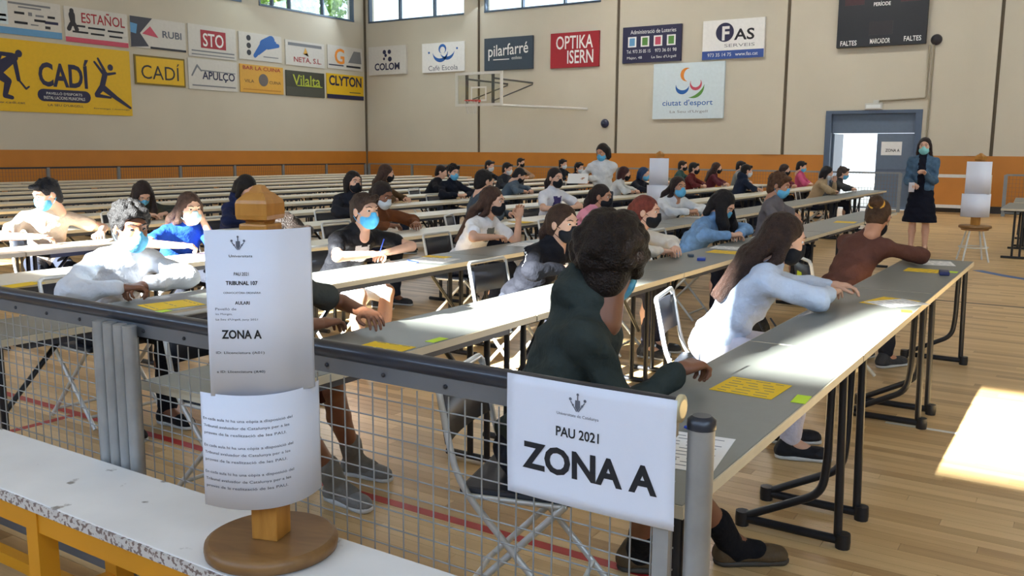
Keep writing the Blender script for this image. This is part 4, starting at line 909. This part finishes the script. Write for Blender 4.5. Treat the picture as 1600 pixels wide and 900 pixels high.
    f.cone(nb-.06*s, hc-Hr@np.array([.03, 0, .05])*k_, .056*k_, .050*k_, .03)
    for sg in (-1, 1):
        el, wr_ = arms[sg]; f.cone(SH[sg], SH[sg]*.5+el*.5, .034*k_, (.034 if top[1] == 'long' else .040)*k_, .02).cone(SH[sg]*.5+el*.5, el, (.034 if top[1] == 'long' else .040)*k_, (.032 if top[1] == 'long' else .036)*k_, .02).cone(el, wr_, .037*k_, .0255*k_, .012)
        hp, kn, an = legs[sg]; f.cone(hp, kn, .078*k_, .052*k_, .03).cone(kn, kn*.6+an*.4+np.array([-.02, 0, 0]), .05*k_, .052*k_, .02).cone(kn*.6+an*.4+np.array([-.02, 0, 0]), an, .052*k_, .034*k_, .02).cone(an, an+np.array([.10, .01*sg, -.045]), .034, .03, .02)
    body = f.mesh(hstep); parts = [body]
    parts.append((xf(HEAD[det][0], Hm), HEAD[det][1]))
    hm = {}
    for i, sg in enumerate((1, -1)):
        el, wr_ = arms[sg]; u = wr_-el; u = u/np.linalg.norm(u)
        if not stand and wr_[2] < .86: u = u*np.array([1, 1, .25]); u /= np.linalg.norm(u)
        upv = np.array([0, 0, 1.]); n_ = upv-u*(upv@u)
        if np.linalg.norm(n_) < .2: n_ = np.array([-1., 0, 0])-u*(-u[0])
        n_ /= np.linalg.norm(n_); v = np.cross(n_, u)
        tv, tf = HAND['far' if det == 2 else hands[i]]; tv = tv*k_
        if sg == 1: tv = tv*np.array([1, -1, 1]); tf = tf[:, ::-1]
        Mh = np.eye(4); Mh[:3, :3] = np.stack([u, v, n_], 1); Mh[:3, 3] = wr_+u*.012; parts.append((xf(tv, Mh), tf)); hm[sg] = Mh
    V, F = join(parts); sk = SKIN[skin]; link('body', np_mesh('body', V, F, [sk]), t)
    # ---- face
    for sg in (-1, 1):
        e = link('eye', EYE, t); e.matrix_local = Matrix(Hm.tolist()) @ Matrix.Translation((.0845, .032*sg, .010))
    if det < 2:
        hmat = hair_mat(hair[1])
        for sg in (-1, 1):
            mb = MB(); mb.tube([tuple(xf(np.array([q]), Hm)[0]) for q in ((.098, .014*sg, .033), (.093, .034*sg, .039), (.080, .052*sg, .032))], [.0035, .004, .002], 5); mb.build('eyebrow', hmat, t)
    # ---- top
    col, sleeve = top[0], top[1]; infl = .016 if sleeve == 'long' else .012
    g = Field(); g.ell(P0+.03*s, (.118*k_+infl*.6, .155*k_+infl*.6, .13*k_), TM).ell(P0+.20*k_*s, (.10*tw+infl, .135*tw+infl, .17*k_), TM).ell(P0+.355*k_*s, (.104*tw+infl, .152*tw+infl, .165*k_), TM, k=.05)
    for sg in (-1, 1): g.cone(nb-.035*s, SH[sg]*.85+nb*.15, .054*k_, .044*k_+infl*.4, .05)
    g.cone(SH[-1], SH[1], .046*k_+infl*.4, .046*k_+infl*.4, .05).cone(nb-.05*s, nb-.015*s+nd*(.028 if sleeve == 'long' else .014), .070*k_, .062*k_, .03)
    if hood: g.cone(nb-fwd*.03-s*.03, nb-fwd*.03+s*.022, .085, .078, .03).ell(nb-fwd*.090+s*.020, (.060, .110, .080), TM, k=.012).cone(nb-fwd*.03+np.array([0, -.075, 0])+s*.03, nb-fwd*.03+np.array([0, .075, 0])+s*.03, .04, .04, .03).cone(nb-fwd*.04+np.array([0, .07, 0])+s*.02, nb+fwd*.05+np.array([0, .03, 0])-s*.05, .03, .02, .02).cone(nb-fwd*.04+np.array([0, -.07, 0])+s*.02, nb+fwd*.05+np.array([0, -.03, 0])-s*.05, .03, .02, .02)
    for sg in (-1, 1):
        el, wr_ = arms[sg]
        if sleeve == 'long': g.cone(SH[sg], el, .042*k_+infl*.7, .040*k_+infl, .035).cone(el, el*.08+wr_*.92, .042*k_+infl, .030*k_+infl*.55, .02)
        else: g.cone(SH[sg], SH[sg]*.42+el*.58, .043*k_+infl*.6, .049*k_+infl, .035)
    V, F = g.mesh(hstep, folds((.0095 if sleeve == 'long' and top_name != 'fitted_top' else .0065) if det < 2 else .003, seed)); mats = [denim(col) if top_name == 'denim_jacket' else cloth(col)]; mi = np.zeros(len(F), int)
    if prints:
        C = V[F].mean(1)
        for (fn, c2) in prints:
            mats.append(cloth(c2)); q = (C-P0)@TM; mi[fn(q, C, arms, SH, tw)] = len(mats)-1
    link(top_name, np_mesh(top_name, V, F, mats, mi), t)
    # ---- lower clothes
    bt, bc = bottom
    if dress is None:
        g = Field(); g.ell(P0+.0*s, (.125*k_, .165*k_, .105*k_), None if not stand else None)
        for sg in (-1, 1):
            hp, kn, an = legs[sg]
            if bt == 'shorts': g.cone(hp, hp*.18+kn*.82, .092*k_, .082*k_, .03)
            else: g.cone(hp, kn, .090*k_, .066*k_, .03).cone(kn, an*.93+kn*.07, .066*k_, .052*k_, .02)
        V, F = g.mesh(hstep, folds(.004, seed+50)); link('shorts' if bt == 'shorts' else 'trousers', np_mesh('trousers', V, F, [cloth(bc)]), t)
    else:
        g = Field(); top_z, bot_z, r0, r1 = dress
        for i in range(7): a = i/6; g.ell((0, 0, top_z+(bot_z-top_z)*a), (r0[0]+(r1[0]-r0[0])*a, r0[1]+(r1[1]-r0[1])*a, .09), k=.05)
        g.cut(lambda X, Y, Z: bot_z-Z)
        V, F = g.mesh(hstep, folds(.006, seed+50)); link('skirt', np_mesh('skirt', V, F, [cloth(bc)]), t)
    # ---- shoes
    for sg in (1, -1):
        kn, an = legs[sg][1], legs[sg][2]; a2 = np.array([an[0], an[1], 0]); tip = np.array([.165, .02*sg, 0])*k_
        g = Field(); g.cone(a2+np.array([-.035, 0, .042]), a2+np.array([-.015, 0, .085]), .040, .042, .03).cone(a2+np.array([-.03, 0, .04]), a2+tip+np.array([0, 0, .030]), .040, .036, .03).ell(a2+tip*.75+np.array([0, 0, .03]), (.07, .043, .04), k=.02)
        g.cut(lambda X, Y, Z: .018-Z); V, F = g.mesh(min(hstep, .014) if det < 2 else .02); so_ = link('shoe', np_mesh('shoe', V, F, [cloth(shoe, .6)]), t)
        if det < 2:
            g = Field(); g.cone(a2+np.array([-.032, 0, .018]), a2+tip+np.array([0, 0, .018]), .044, .042, .02); g.cut(lambda X, Y, Z: np.maximum(.001-Z, Z-.024)); V, F = g.mesh(.012)
            link('sole', np_mesh('sole', V, F, [mat('sole_%d_%d_%d' % sole, sole, .7, var=.05)]), so_)
        if sock and det < 2:
            g = Field(); g.cone(an+np.array([0, 0, -.03]), an*.78+kn*.22, .046, .052, .02).cone(an+np.array([0, 0, -.02]), an+np.array([.09, .01*sg, -.035]), .043, .040, .02); V, F = g.mesh(.012); link('sock', np_mesh('sock', V, F, [cloth(sock)]), t)
    # ---- hair
    style, hcol = hair[0], hair[1]; g = Field(); T = lambda p: hc+Hr@(np.array(p, float))*k_
    hs = {0: .009, 1: .012, 2: .018}[det]; rs = np.random.RandomState(seed)
    g.ell(T((-.022, 0, .036)), np.array((.106, .087, .094))*k_, Hr, k=.015)
    g.ell(T((-.05, 0, -.025)), np.array((.070, .078, .080))*k_, Hr, k=.03).ell(T((-.068, 0, -.075)), np.array((.042, .056, .050))*k_, Hr, k=.03)
    down = np.array([0, 0, -1.])
    if style in ('curly', 'messy', 'short'):
        nn = {'curly': 150, 'messy': 90, 'short': 40}[style]; rr = {'curly': .027, 'messy': .017, 'short': .012}[style]; outw = {'curly': 1.15, 'messy': 1.02, 'short': .96}[style]
        if det == 2: nn //= 3
        for i in range(nn):
            zz = 1-1.62*(i+.5)/nn; a = i*2.39996+rs.uniform(-.2, .2); rad = math.sqrt(max(1-zz*zz, 0)); d = np.array([rad*math.cos(a), rad*math.sin(a), zz])
            p = np.array([-.022, 0, .036])+d*np.array([.104, .084, .094])*outw*rs.uniform(.94, 1.05)
            if p[0] > .045 and p[2] < .055: continue
            if p[0] > -.01 and p[2] < -.015: continue
            g.ell(T(p), np.full(3, rr*rs.uniform(.65, 1.25))*k_, k=.004)
        if style in ('messy', 'short', 'curly'):
            for i in range(9): g.ell(T((.058+rs.uniform(0, .02), rs.uniform(-.05, .05), .088+rs.uniform(-.01, .015))), np.array((.026, .02, .02))*k_, Hr, k=.01)
    back = nb-fwd*.135*tw+s*(-.10)
    if style == 'long':
        L_ = hair[2] if len(hair) > 2 else .30
        for yy in (-.062, -.03, 0, .03, .062):
            a = T((-.075+.4*abs(yy), yy, -.01)); b2 = nb-fwd*(.135*tw-.5*abs(yy))+np.array([0, yy*1.25, 0])-s*(.02); c2 = b2-s*L_-fwd*.01
            g.cone(a, b2, .036, .036, .03).cone(b2, c2, .036, .016, .03)
        for sg in (-1, 1): g.cone(T((.005, .080*sg, .02)), T((-.01, .088*sg, -.10)), .022, .024, .02).cone(T((-.01, .088*sg, -.10)), nb+np.array([0, .085*sg, 0])-fwd*.05-s*.08, .024, .022, .02)
    if style == 'drape':      # long hair falling forward beside a bent face
        for sg in (-1, 1):
            for dx in (.0, .035, -.04): a = T((dx, .076*sg, .01)); g.cone(a, a+np.array([.035, .012*sg, -.17]), .030, .034, .03).cone(a+np.array([.035, .012*sg, -.17]), a+np.array([.045, .0, -.30]), .034, .014, .02)
        for yy in (-.05, 0, .05): a = T((-.085, yy, -.01)); g.cone(a, nb-fwd*.08+np.array([0, yy*1.4, 0]), .036, .032, .03)
    if style == 'ponytail':
        a = T((-.12, 0, .02)); g.ell(a, (.03, .03, .03), k=.02); b2 = a+np.array([-.05, 0, -.10]); g.cone(a, b2, .026, .034, .02).cone(b2, b2+np.array([-.0, -.02, -.17]), .034, .012, .02)
    if style == 'bun':
        g.ell(T((-.135, 0, .035)), (.046, .052, .047), k=.012)
        mb = MB(); mb.tube([tuple(T((-.112, .046*math.cos(a), .030+.046*math.sin(a)))) for a in [2*math.pi*i/16 for i in range(17)]], .011, 6); mb.build('scrunchie', cloth((206, 158, 70)), t)
    if style == 'bob':
        for sg in (-1, 1): g.cone(T((-.02, .078*sg, .03)), T((.0, .088*sg, -.10)), .034, .026, .03)
        for yy in (-.05, 0, .05): g.cone(T((-.085, yy, .0)), T((-.085, yy, -.11)), .04, .03, .03)
    # hairline: carve the face out
    iH = Hr.T
    def carve(X, Y, Z):
        q = np.stack([X-hc[0], Y-hc[1], Z-hc[2]], -1)@iH.T/k_; c_ = np.array([.115, 0, -.035]); r_ = np.array([.085, .080 if style in ('long', 'drape', 'bob') else .098, .112])
        return (1-np.sqrt((((q-c_)/r_)**2).sum(-1)))*.08
    g.cut(carve)
    fq = {'long': 150, 'drape': 150}.get(style, 90)
    hn = (lambda X, Y, Z: .0025*np.sin(fq*Y+9*Z+seed)*np.sin(fq*.6*X+seed)) if det == 0 and style not in ('curly',) else None
    V, F = g.mesh(hs, hn); link('hair', np_mesh('hair', V, F, [hair_mat(hcol)]), t)
    # ---- mask
    if mask:
        mv, mf = MASKT if det < 2 else MASKF; mm = cloth(mask, .8); mo = link('face_mask', np_mesh('face_mask', xf(mv, Hm), mf, [mm]), t)
        if det < 2:
            for sg in (-1, 1):
                for zz, z2 in ((-.022, .012), (-.085, -.035)):
                    mb = MB(); mb.tube([tuple(xf(np.array([q]), Hm)[0]) for q in ((.036, .064*sg, zz), (.005, .082*sg, (zz+z2)/2), (-.018, .086*sg, z2))], .0018, 4); mb.build('ear_loop', mm, mo)
    if not stand and chair_label: 
        chair(origin[0], origin[1], rz*.5, chair_label)
    return t, arms, hm, origin, Rz

# ==== CAST
def seated(row, y, label, chair_label=None, **k):
    X = ROWS[row-1]-TW-.12+k.pop('dx', 0)
    return person(label, X, y, row=row, chair_label=chair_label or 'folding chair under the '+' '.join(label.split()[:12]), **k)
BLM = (104, 182, 222); BKM = (30, 31, 36); WHM = (206, 212, 216)
T3 = ROWS[2]-TW; T2 = ROWS[1]-TW; T1 = ROWS[0]-TW
def pen_at(res, sg, label, m1=None):
    t, arms, hm, og, Rz = res; M = hm[sg]; p = Rz@(M[:3, 3]+M[:3, 0]*.085)+og
    o = MB().tube([(-.02, 0, -.035), (.025, .0, .10)], [.0025, .005], 8).build('pen', m1 or PENW, None, tuple(p), (0, 0, R(random.uniform(0, 360)))); tag(o, label, 'pen')
# row 1
r = seated(1, 2.58, 'person in dark green hoodie writing behind the ZONA A sheet', 'folding chair under the person in the dark green hoodie', zh=1.17, rot=30, hyaw=72, hpitch=14, skin='brown', hair=('curly', (34, 24, 19)), top=((52, 59, 56), 'long'), hood=True, bottom=('shorts', (34, 36, 44)), shoe=(88, 72, 52), sole=(62, 56, 48), sock=(22, 22, 26), wr=(-1.10, 2.69, .80), pole_r=(-.5, -.35, -.8), wl=(-1.46, 2.98, .64), hands=('rest', 'fist'), det=0, size=1.03, mask=BLM, torso_w=1.1, top_name='hoodie', feet=((-1.02, 3.10), (-1.30, 2.86)))
pen_at(r, -1, 'white pen in the hand of the person in green hoodie')
seated(1, 4.48, 'person in pale blue sweatshirt with sunlit lower back', 'folding chair under the person in the pale blue sweatshirt', zh=1.10, rot=24, hyaw=6, hpitch=18, hair=('long', (52, 36, 30), .26), top=((196, 208, 228), 'long'), bottom=('trousers', (206, 202, 214)), shoe=(36, 36, 40), wr=(-1.10, 4.68, .80), wl=(-1.16, 4.95, .80), det=0, size=.98, mask=BKM, top_name='sweatshirt')
seated(1, 6.76, 'person in tight brown top bent over the end of the aisle row', 'folding chair under the person in tight brown top', zh=1.07, rot=62, hyaw=26, hpitch=42, skin='tan', hair=('bun', (70, 48, 32)), top=((96, 62, 52), 'long'), bottom=('trousers', (34, 36, 44)), wr=(-1.08, 6.98, .80), wl=(-1.22, 7.22, .80), det=0, mask=BKM, size=.98, top_name='fitted_top')
# row 2
def stripes(q, C, arms, SH, tw): 
    out = np.zeros(len(C), bool)
    for sg in (-1, 1):
        el = arms[sg][0]; u = el-SH[sg]; L2 = u@u; tt = ((C-SH[sg])@u)/L2; w = C-SH[sg]-tt[:, None]*u; a = np.arctan2(w[:, 2], w[:, 1]*sg)
        out |= (tt > -.1) & (tt < 1.0) & (np.linalg.norm(w, axis=1) < .09) & ((np.abs(a-.6) < .10) | (np.abs(a-.1) < .10) | (np.abs(a+.4) < .10))
    return out
seated(2, 2.58, 'person in dark tee and shorts hidden behind the wooden sign post', zh=1.13, rot=0, hpitch=22, skin='brown', hair=('short', (34, 26, 22)), top=((70, 74, 72), 'short'), bottom=('shorts', (74, 40, 34)), shoe=(128, 126, 122), wr=(T2+.03, 2.62, .795), wl=(T2+.0, 2.92, .795), det=0, sock=(120, 116, 108), feet=((-2.82, 3.0), (-2.66, 2.72)), top_name='tee_shirt')
seated(2, 4.89, 'person in black jacket with white sleeve stripes and black mask', zh=1.07, rot=-4, hyaw=-10, hpitch=6, hair=('ponytail', (60, 40, 30)), top=((26, 27, 34), 'long'), prints=[(stripes, (214, 214, 216))], bottom=('trousers', (40, 42, 50)), det=0, mask=BKM, size=.96, wr=(T2-.02, 4.72, .795), wl=(T2+.04, 5.05, .795), top_name='striped_jacket')
seated(2, 6.13, 'person in cream top and black mask leaning on a grey table', zh=1.08, rot=8, hyaw=0, hpitch=6, hair=('ponytail', (112, 52, 42)), top=((222, 216, 206), 'long'), det=0, mask=BKM, size=.94, bottom=('trousers', (46, 46, 56)))
seated(2, 7.76, 'person in light denim jacket bent over the paper', zh=1.06, rot=0, hyaw=-4, hpitch=40, hair=('drape', (22, 19, 22)), top=((112, 150, 192), 'long'), det=0, mask=BLM, size=.98, wr=(T2+.03, 7.52, .795), wl=(T2+.06, 7.70, .795), bottom=('trousers', (30, 32, 42)), top_name='denim_jacket')
seated(2, 9.42, 'person in grey tee shirt and blue mask', zh=1.18, rot=0, hyaw=0, hpitch=18, hair=('messy', (84, 58, 40)), top=((104, 100, 104), 'short'), det=1, mask=BLM, top_name='tee_shirt', skin='tan')
# row 3
def chest_print(q, C, arms, SH, tw): return (q[:, 0] > .05) & (np.abs(q[:, 1]) < .065) & (q[:, 2] > .30) & (q[:, 2] < .43)
seated(3, 2.89, 'person in pale grey white shirt with clasped hands near the fence', zh=1.11, rot=-4, hyaw=-8, hpitch=12, skin='brown', hair=('messy', (36, 34, 34)), top=((214, 216, 222), 'long'), bottom=('trousers', (26, 27, 34)), shoe=(24, 24, 28), wr=(T3+.04, 2.71, .80), wl=(T3+.06, 2.84, .80), hands=('fist', 'fist'), det=0, size=1.02, mask=BLM, top_name='shirt')
r = seated(3, 4.72, 'person in black printed tee with bright blue mask holding pen', zh=1.10, rot=-6, hyaw=-6, hpitch=4, hair=('short', (58, 42, 34)), top=((24, 24, 28), 'short'), prints=[(chest_print, (198, 196, 196))], bottom=('shorts', (222, 222, 224)), wr=(T3+.02, 4.60, .795), wl=(T3+.03, 4.80, .795), hands=('rest', 'fist'), det=0, mask=(92, 186, 236), top_name='tee_shirt', shoe=(205, 200, 196))
pen_at(r, 1, 'blue pen held by the person in black printed tee', BPEN)
seated(3, 6.31, 'person in white printed tee with one hand raised to black mask', zh=1.10, rot=6, hyaw=4, hpitch=8, hair=('long', (64, 44, 36), .30), top=((228, 228, 230), 'short'), prints=[(chest_print, (120, 122, 116))], wl=(T3+.02, 6.5, .95), wr=(T3+.0, 6.15, .795), det=0, mask=BKM, size=.97, top_name='tee_shirt')
seated(3, 8.31, 'person in pink tee shirt with black mask', zh=1.06, rot=4, hyaw=2, hpitch=10, hair=('ponytail', (40, 30, 28)), top=((222, 146, 164), 'short'), det=0, mask=BKM, size=.97, skin='tan', top_name='tee_shirt')
seated(3, 10.33, 'person in white long sleeved top and blue mask', zh=1.10, rot=-24, hyaw=-8, hpitch=4, hair=('long', (44, 32, 30), .2), top=((218, 220, 222), 'long'), det=1, mask=BLM, skin='tan')
seated(3, 17.48, 'person in beige sweater by the open door', zh=1.14, rot=10, hpitch=20, hair=('bob', (34, 30, 34)), top=((176, 152, 118), 'long'), det=2, mask=WHM, wl=(T3+.02, 17.5, .98))
seated(3, 18.75, 'person in dark grey jacket by the open door', zh=1.12, rot=14, hpitch=16, hair=('messy', (72, 60, 52)), top=((62, 64, 66), 'long'), det=2, mask=BLM)
# row 4
T4 = ROWS[3]-TW
seated(4, 4.41, 'person in bright blue top with one hand at mask', zh=1.07, rot=-10, hyaw=-4, hpitch=10, hair=('long', (74, 54, 44), .26), top=((30, 72, 172), 'short'), wl=(T4-.05, 4.47, .97), wr=(T4+.02, 4.2, .795), hands=('rest', 'fist'), det=0, mask=(170, 206, 220), size=.96, bottom=('trousers', (34, 36, 44)))
seated(4, 6.62, 'person in brown cardigan with white mask', zh=1.09, rot=0, hyaw=-4, hpitch=22, skin='brown', hair=('bob', (36, 28, 28)), top=((110, 66, 40), 'long'), det=0, mask=WHM, wl=(T4+.10, 6.85, .795), wr=(T4+.05, 6.5, .795), top_name='cardigan')
seated(4, 8.35, 'person in slate grey shirt turned towards the far wall', zh=1.18, rot=48, hyaw=14, hpitch=16, hair=('short', (26, 23, 24)), top=((74, 84, 94), 'long'), det=1, mask=BKM)
seated(4, 9.93, 'person in white tee with purple print and black mask', zh=1.18, rot=-14, hyaw=-6, hpitch=6, hair=('ponytail', (38, 30, 30)), top=((222, 222, 228), 'short'), prints=[(chest_print, (70, 62, 110))], det=1, mask=BKM, top_name='tee_shirt')
seated(5, 15.0, 'person in white jumper next to the blue hair band', zh=1.12, rot=30, hpitch=14, hair=('bob', (64, 34, 34)), top=((210, 212, 212), 'long'), det=2, mask=BKM)
seated(4, 17.34, 'person in hooded navy coat beyond the sign post', zh=1.16, rot=36, hpitch=10, hair=('short', (36, 30, 28)), top=((34, 42, 60), 'long'), det=2, mask=WHM, hood=True)
seated(4, 19.9, 'person in maroon top near the open door', zh=1.14, rot=10, hpitch=12, hair=('bob', (48, 34, 30)), top=((104, 40, 52), 'long'), det=2, mask=BKM)
seated(4, 21.2, 'person in pink jumper near the open door', zh=1.2, rot=8, hpitch=16, hair=('short', (26, 24, 26)), top=((196, 84, 120), 'long'), det=2, mask=BLM)
# row 5
T5 = ROWS[4]-TW
seated(5, 4.15, 'person in beige tee shirt leaning on a sunlit cream table', zh=1.14, rot=-24, hyaw=-62, hpitch=22, hair=('short', (24, 24, 30)), top=((196, 178, 160), 'short'), wl=(T5+.14, 4.45, .795), wr=(T5+.02, 3.95, .795), det=0, mask=BLM, top_name='tee_shirt')
seated(5, 6.25, 'person in navy hoodie without a mask', zh=1.13, rot=6, hyaw=4, hpitch=30, hair=('bob', (24, 22, 24)), top=((30, 38, 70), 'long'), det=1, mask=None, hood=True, top_name='hoodie')
seated(5, 7.83, 'person in dark top and black mask at a cream table', zh=1.15, rot=-12, hyaw=-6, hpitch=6, hair=('bob', (32, 27, 27)), top=((38, 40, 48), 'long'), det=1, mask=BKM)
seated(5, 15.85, 'person in black with blue hair band holding a white sheet', zh=1.10, rot=0, hpitch=14, hair=('bob', (40, 60, 92)), top=((30, 32, 44), 'long'), det=2, mask=BLM)
seated(5, 18.39, 'person in dark red jumper and black mask', zh=1.17, rot=10, hpitch=8, hair=('short', (30, 26, 26)), top=((96, 36, 38), 'long'), det=2, mask=BKM)
seated(5, 19.75, 'person in maroon jumper beside the dark red jumper', zh=1.16, rot=20, hpitch=10, hair=('long', (62, 44, 38), .2), top=((92, 40, 50), 'long'), det=2, mask=BKM)
seated(5, 21.4, 'person in grey jumper at the end of a cream row', zh=1.18, rot=10, hpitch=14, hair=('short', (34, 30, 30)), top=((130, 134, 132), 'long'), det=2, mask=WHM)
# rows 6 to 9
seated(6, 6.09, 'person in olive top bending low over a cream table', zh=1.04, rot=-14, hyaw=-4, hpitch=50, hair=('drape', (40, 28, 26)), top=((58, 60, 54), 'long'), det=1, mask=BLM)
seated(6, 10.14, 'person in brown jumper turned towards the far wall', zh=1.18, rot=36, hyaw=10, hpitch=14, hair=('long', (64, 44, 36), .26), top=((96, 72, 48), 'long'), det=1, mask=BKM)
seated(6, 11.78, 'person in black jacket and blue mask at a cream table', zh=1.17, rot=-14, hyaw=-6, hpitch=12, hair=('messy', (32, 26, 26)), top=((26, 29, 40), 'long'), det=1, mask=BLM)
seated(6, 13.78, 'person in grey blue jacket with head down', zh=1.08, rot=36, hpitch=38, hair=('short', (30, 28, 30)), top=((84, 100, 116), 'long'), det=2, mask=BKM)
seated(6, 20.0, 'person in khaki top with black mask', zh=1.16, rot=-8, hpitch=8, hair=('short', (36, 30, 28)), top=((120, 112, 88), 'long'), det=2, mask=BKM)
seated(6, 21.4, 'person in dark green top at row end', zh=1.17, rot=8, hpitch=8, hair=('short', (44, 34, 30)), top=((54, 82, 78), 'long'), det=2, mask=BKM)
seated(7, 13.43, 'person in black sweater without mask behind the black jacket', zh=1.12, rot=20, hpitch=20, hair=('short', (40, 28, 26)), top=((28, 29, 36), 'long'), det=2, mask=None)
seated(7, 15.67, 'person in charcoal top with white mask', zh=1.15, rot=0, hpitch=12, hair=('short', (32, 28, 28)), top=((50, 52, 58), 'long'), det=2, mask=WHM)
seated(7, 18.74, 'person in black coat with pale mask in the seventh row', zh=1.13, rot=-10, hpitch=8, hair=('messy', (28, 25, 26)), top=((32, 33, 40), 'long'), det=2, mask=WHM)
seated(8, 17.2, 'person in dark blue top in the eighth row', zh=1.17, rot=0, hpitch=12, hair=('short', (30, 26, 28)), top=((44, 46, 58), 'long'), det=2, mask=WHM)
seated(8, 20.6, 'person in black top with white mask in the eighth row', zh=1.18, rot=-8, hpitch=8, hair=('messy', (28, 24, 26)), top=((34, 35, 42), 'long'), det=2, mask=WHM)
seated(9, 20.9, 'person in tan jumper with black mask far back', zh=1.2, rot=-4, hpitch=8, hair=('short', (28, 25, 26)), top=((156, 128, 104), 'long'), det=2, mask=BKM)
# standing people
person('standing person in white blouse holding papers between the table rows', -6.22, 12.05, rot=-66, stand=True, hyaw=-30, hpitch=22, lean=12, size=.97, hair=('bob', (34, 27, 27)), top=((216, 216, 214), 'long'), bottom=('trousers', (60, 62, 70)), wl=(-6.32, 11.75, 1.12), wr=(-6.42, 11.80, 1.12), det=1, mask=BLM, skin='tan', top_name='blouse')
paper(-6.40, 11.62, .30, .24, R(20), WP, 'white_sheet', 'white sheets held by the standing person in white blouse', z=1.12).rotation_euler = (R(35), 0, R(24))
tw_ = person('standing person in denim jacket and black skirt with phone', -2.27, 15.05, rot=-88, stand=True, hyaw=0, hpitch=4, lean=1, size=1.04, hair=('long', (46, 32, 30), .10), top=((70, 98, 122), 'long'), bottom=('skirt', (20, 22, 34)), dress=(.98, .47, (.135, .165), (.20, .25)), prints=[(lambda q, C, arms, SH, tw: (q[:, 0] > .03) & (np.abs(q[:, 1]) < .055) & (q[:, 2] > -.02), (24, 25, 36))], wl=(-2.20, 14.80, 1.22), wr=(-2.36, 14.80, 1.06), hands=('fist', 'rest'), det=1, mask=(140, 206, 206), shoe=(150, 112, 84), sole=(110, 84, 64), top_name='denim_jacket')
tag(MB().box(-.04, .04, -.008, .008, -.075, .075, bev=.006).build('phone', mat('white_phone_case', (214, 214, 222), .35, var=.02), None, (-2.36, 14.70, 1.01), (R(20), 0, R(10))), 'white phone in the hand of the standing denim jacket person', 'phone')
# bags
BAG = cloth((28, 29, 32))
def bag(x, y, z, rz, label, m_=None, sc=1.0):
    f = Field(); f.ell((0, 0, .21), (.11, .16, .20), k=.03).ell((.09, 0, .13), (.07, .12, .11), k=.02).ell((0, 0, .1), (.12, .17, .1), k=.03); f.cut(lambda X, Y, Z: .002-Z)
    V, F = f.mesh(.014, folds(.005, int(abs(x*10)))); t = empty('backpack', (x, y, z), rz, label, 'bag'); t.scale = (sc,)*3; link('bag_body', np_mesh('bag_body', V, F, [m_ or BAG]), t)
    for s_ in (-1, 1): MB().tube(fillet([(-.10, .07*s_, .36), (-.17, .08*s_, .28), (-.17, .08*s_, .12), (-.10, .08*s_, .05)], .06), .011, 6, flat=.5).build('strap', BLACKT, t)
    MB().tube(arc((-.03, 0, .40), .04, 0, math.pi, 8, (1, 2)), .008, 6).build('handle', BLACKT, t)
bag(-1.98, 6.2, 0, R(160), 'black backpack on the floor behind the brown topped person')
bag(-1.9, 8.0, 0, R(100), 'slate backpack on the floor in the gap past the aisle row', cloth((52, 58, 70)))
bag(-7.6, 3.25, 0, R(30), 'black backpack on the floor under the sunlit cream tables')
bag(-6.05, 4.9, 0, R(200), 'dark red backpack on the floor near the bright blue sweater', cloth((84, 34, 36)))
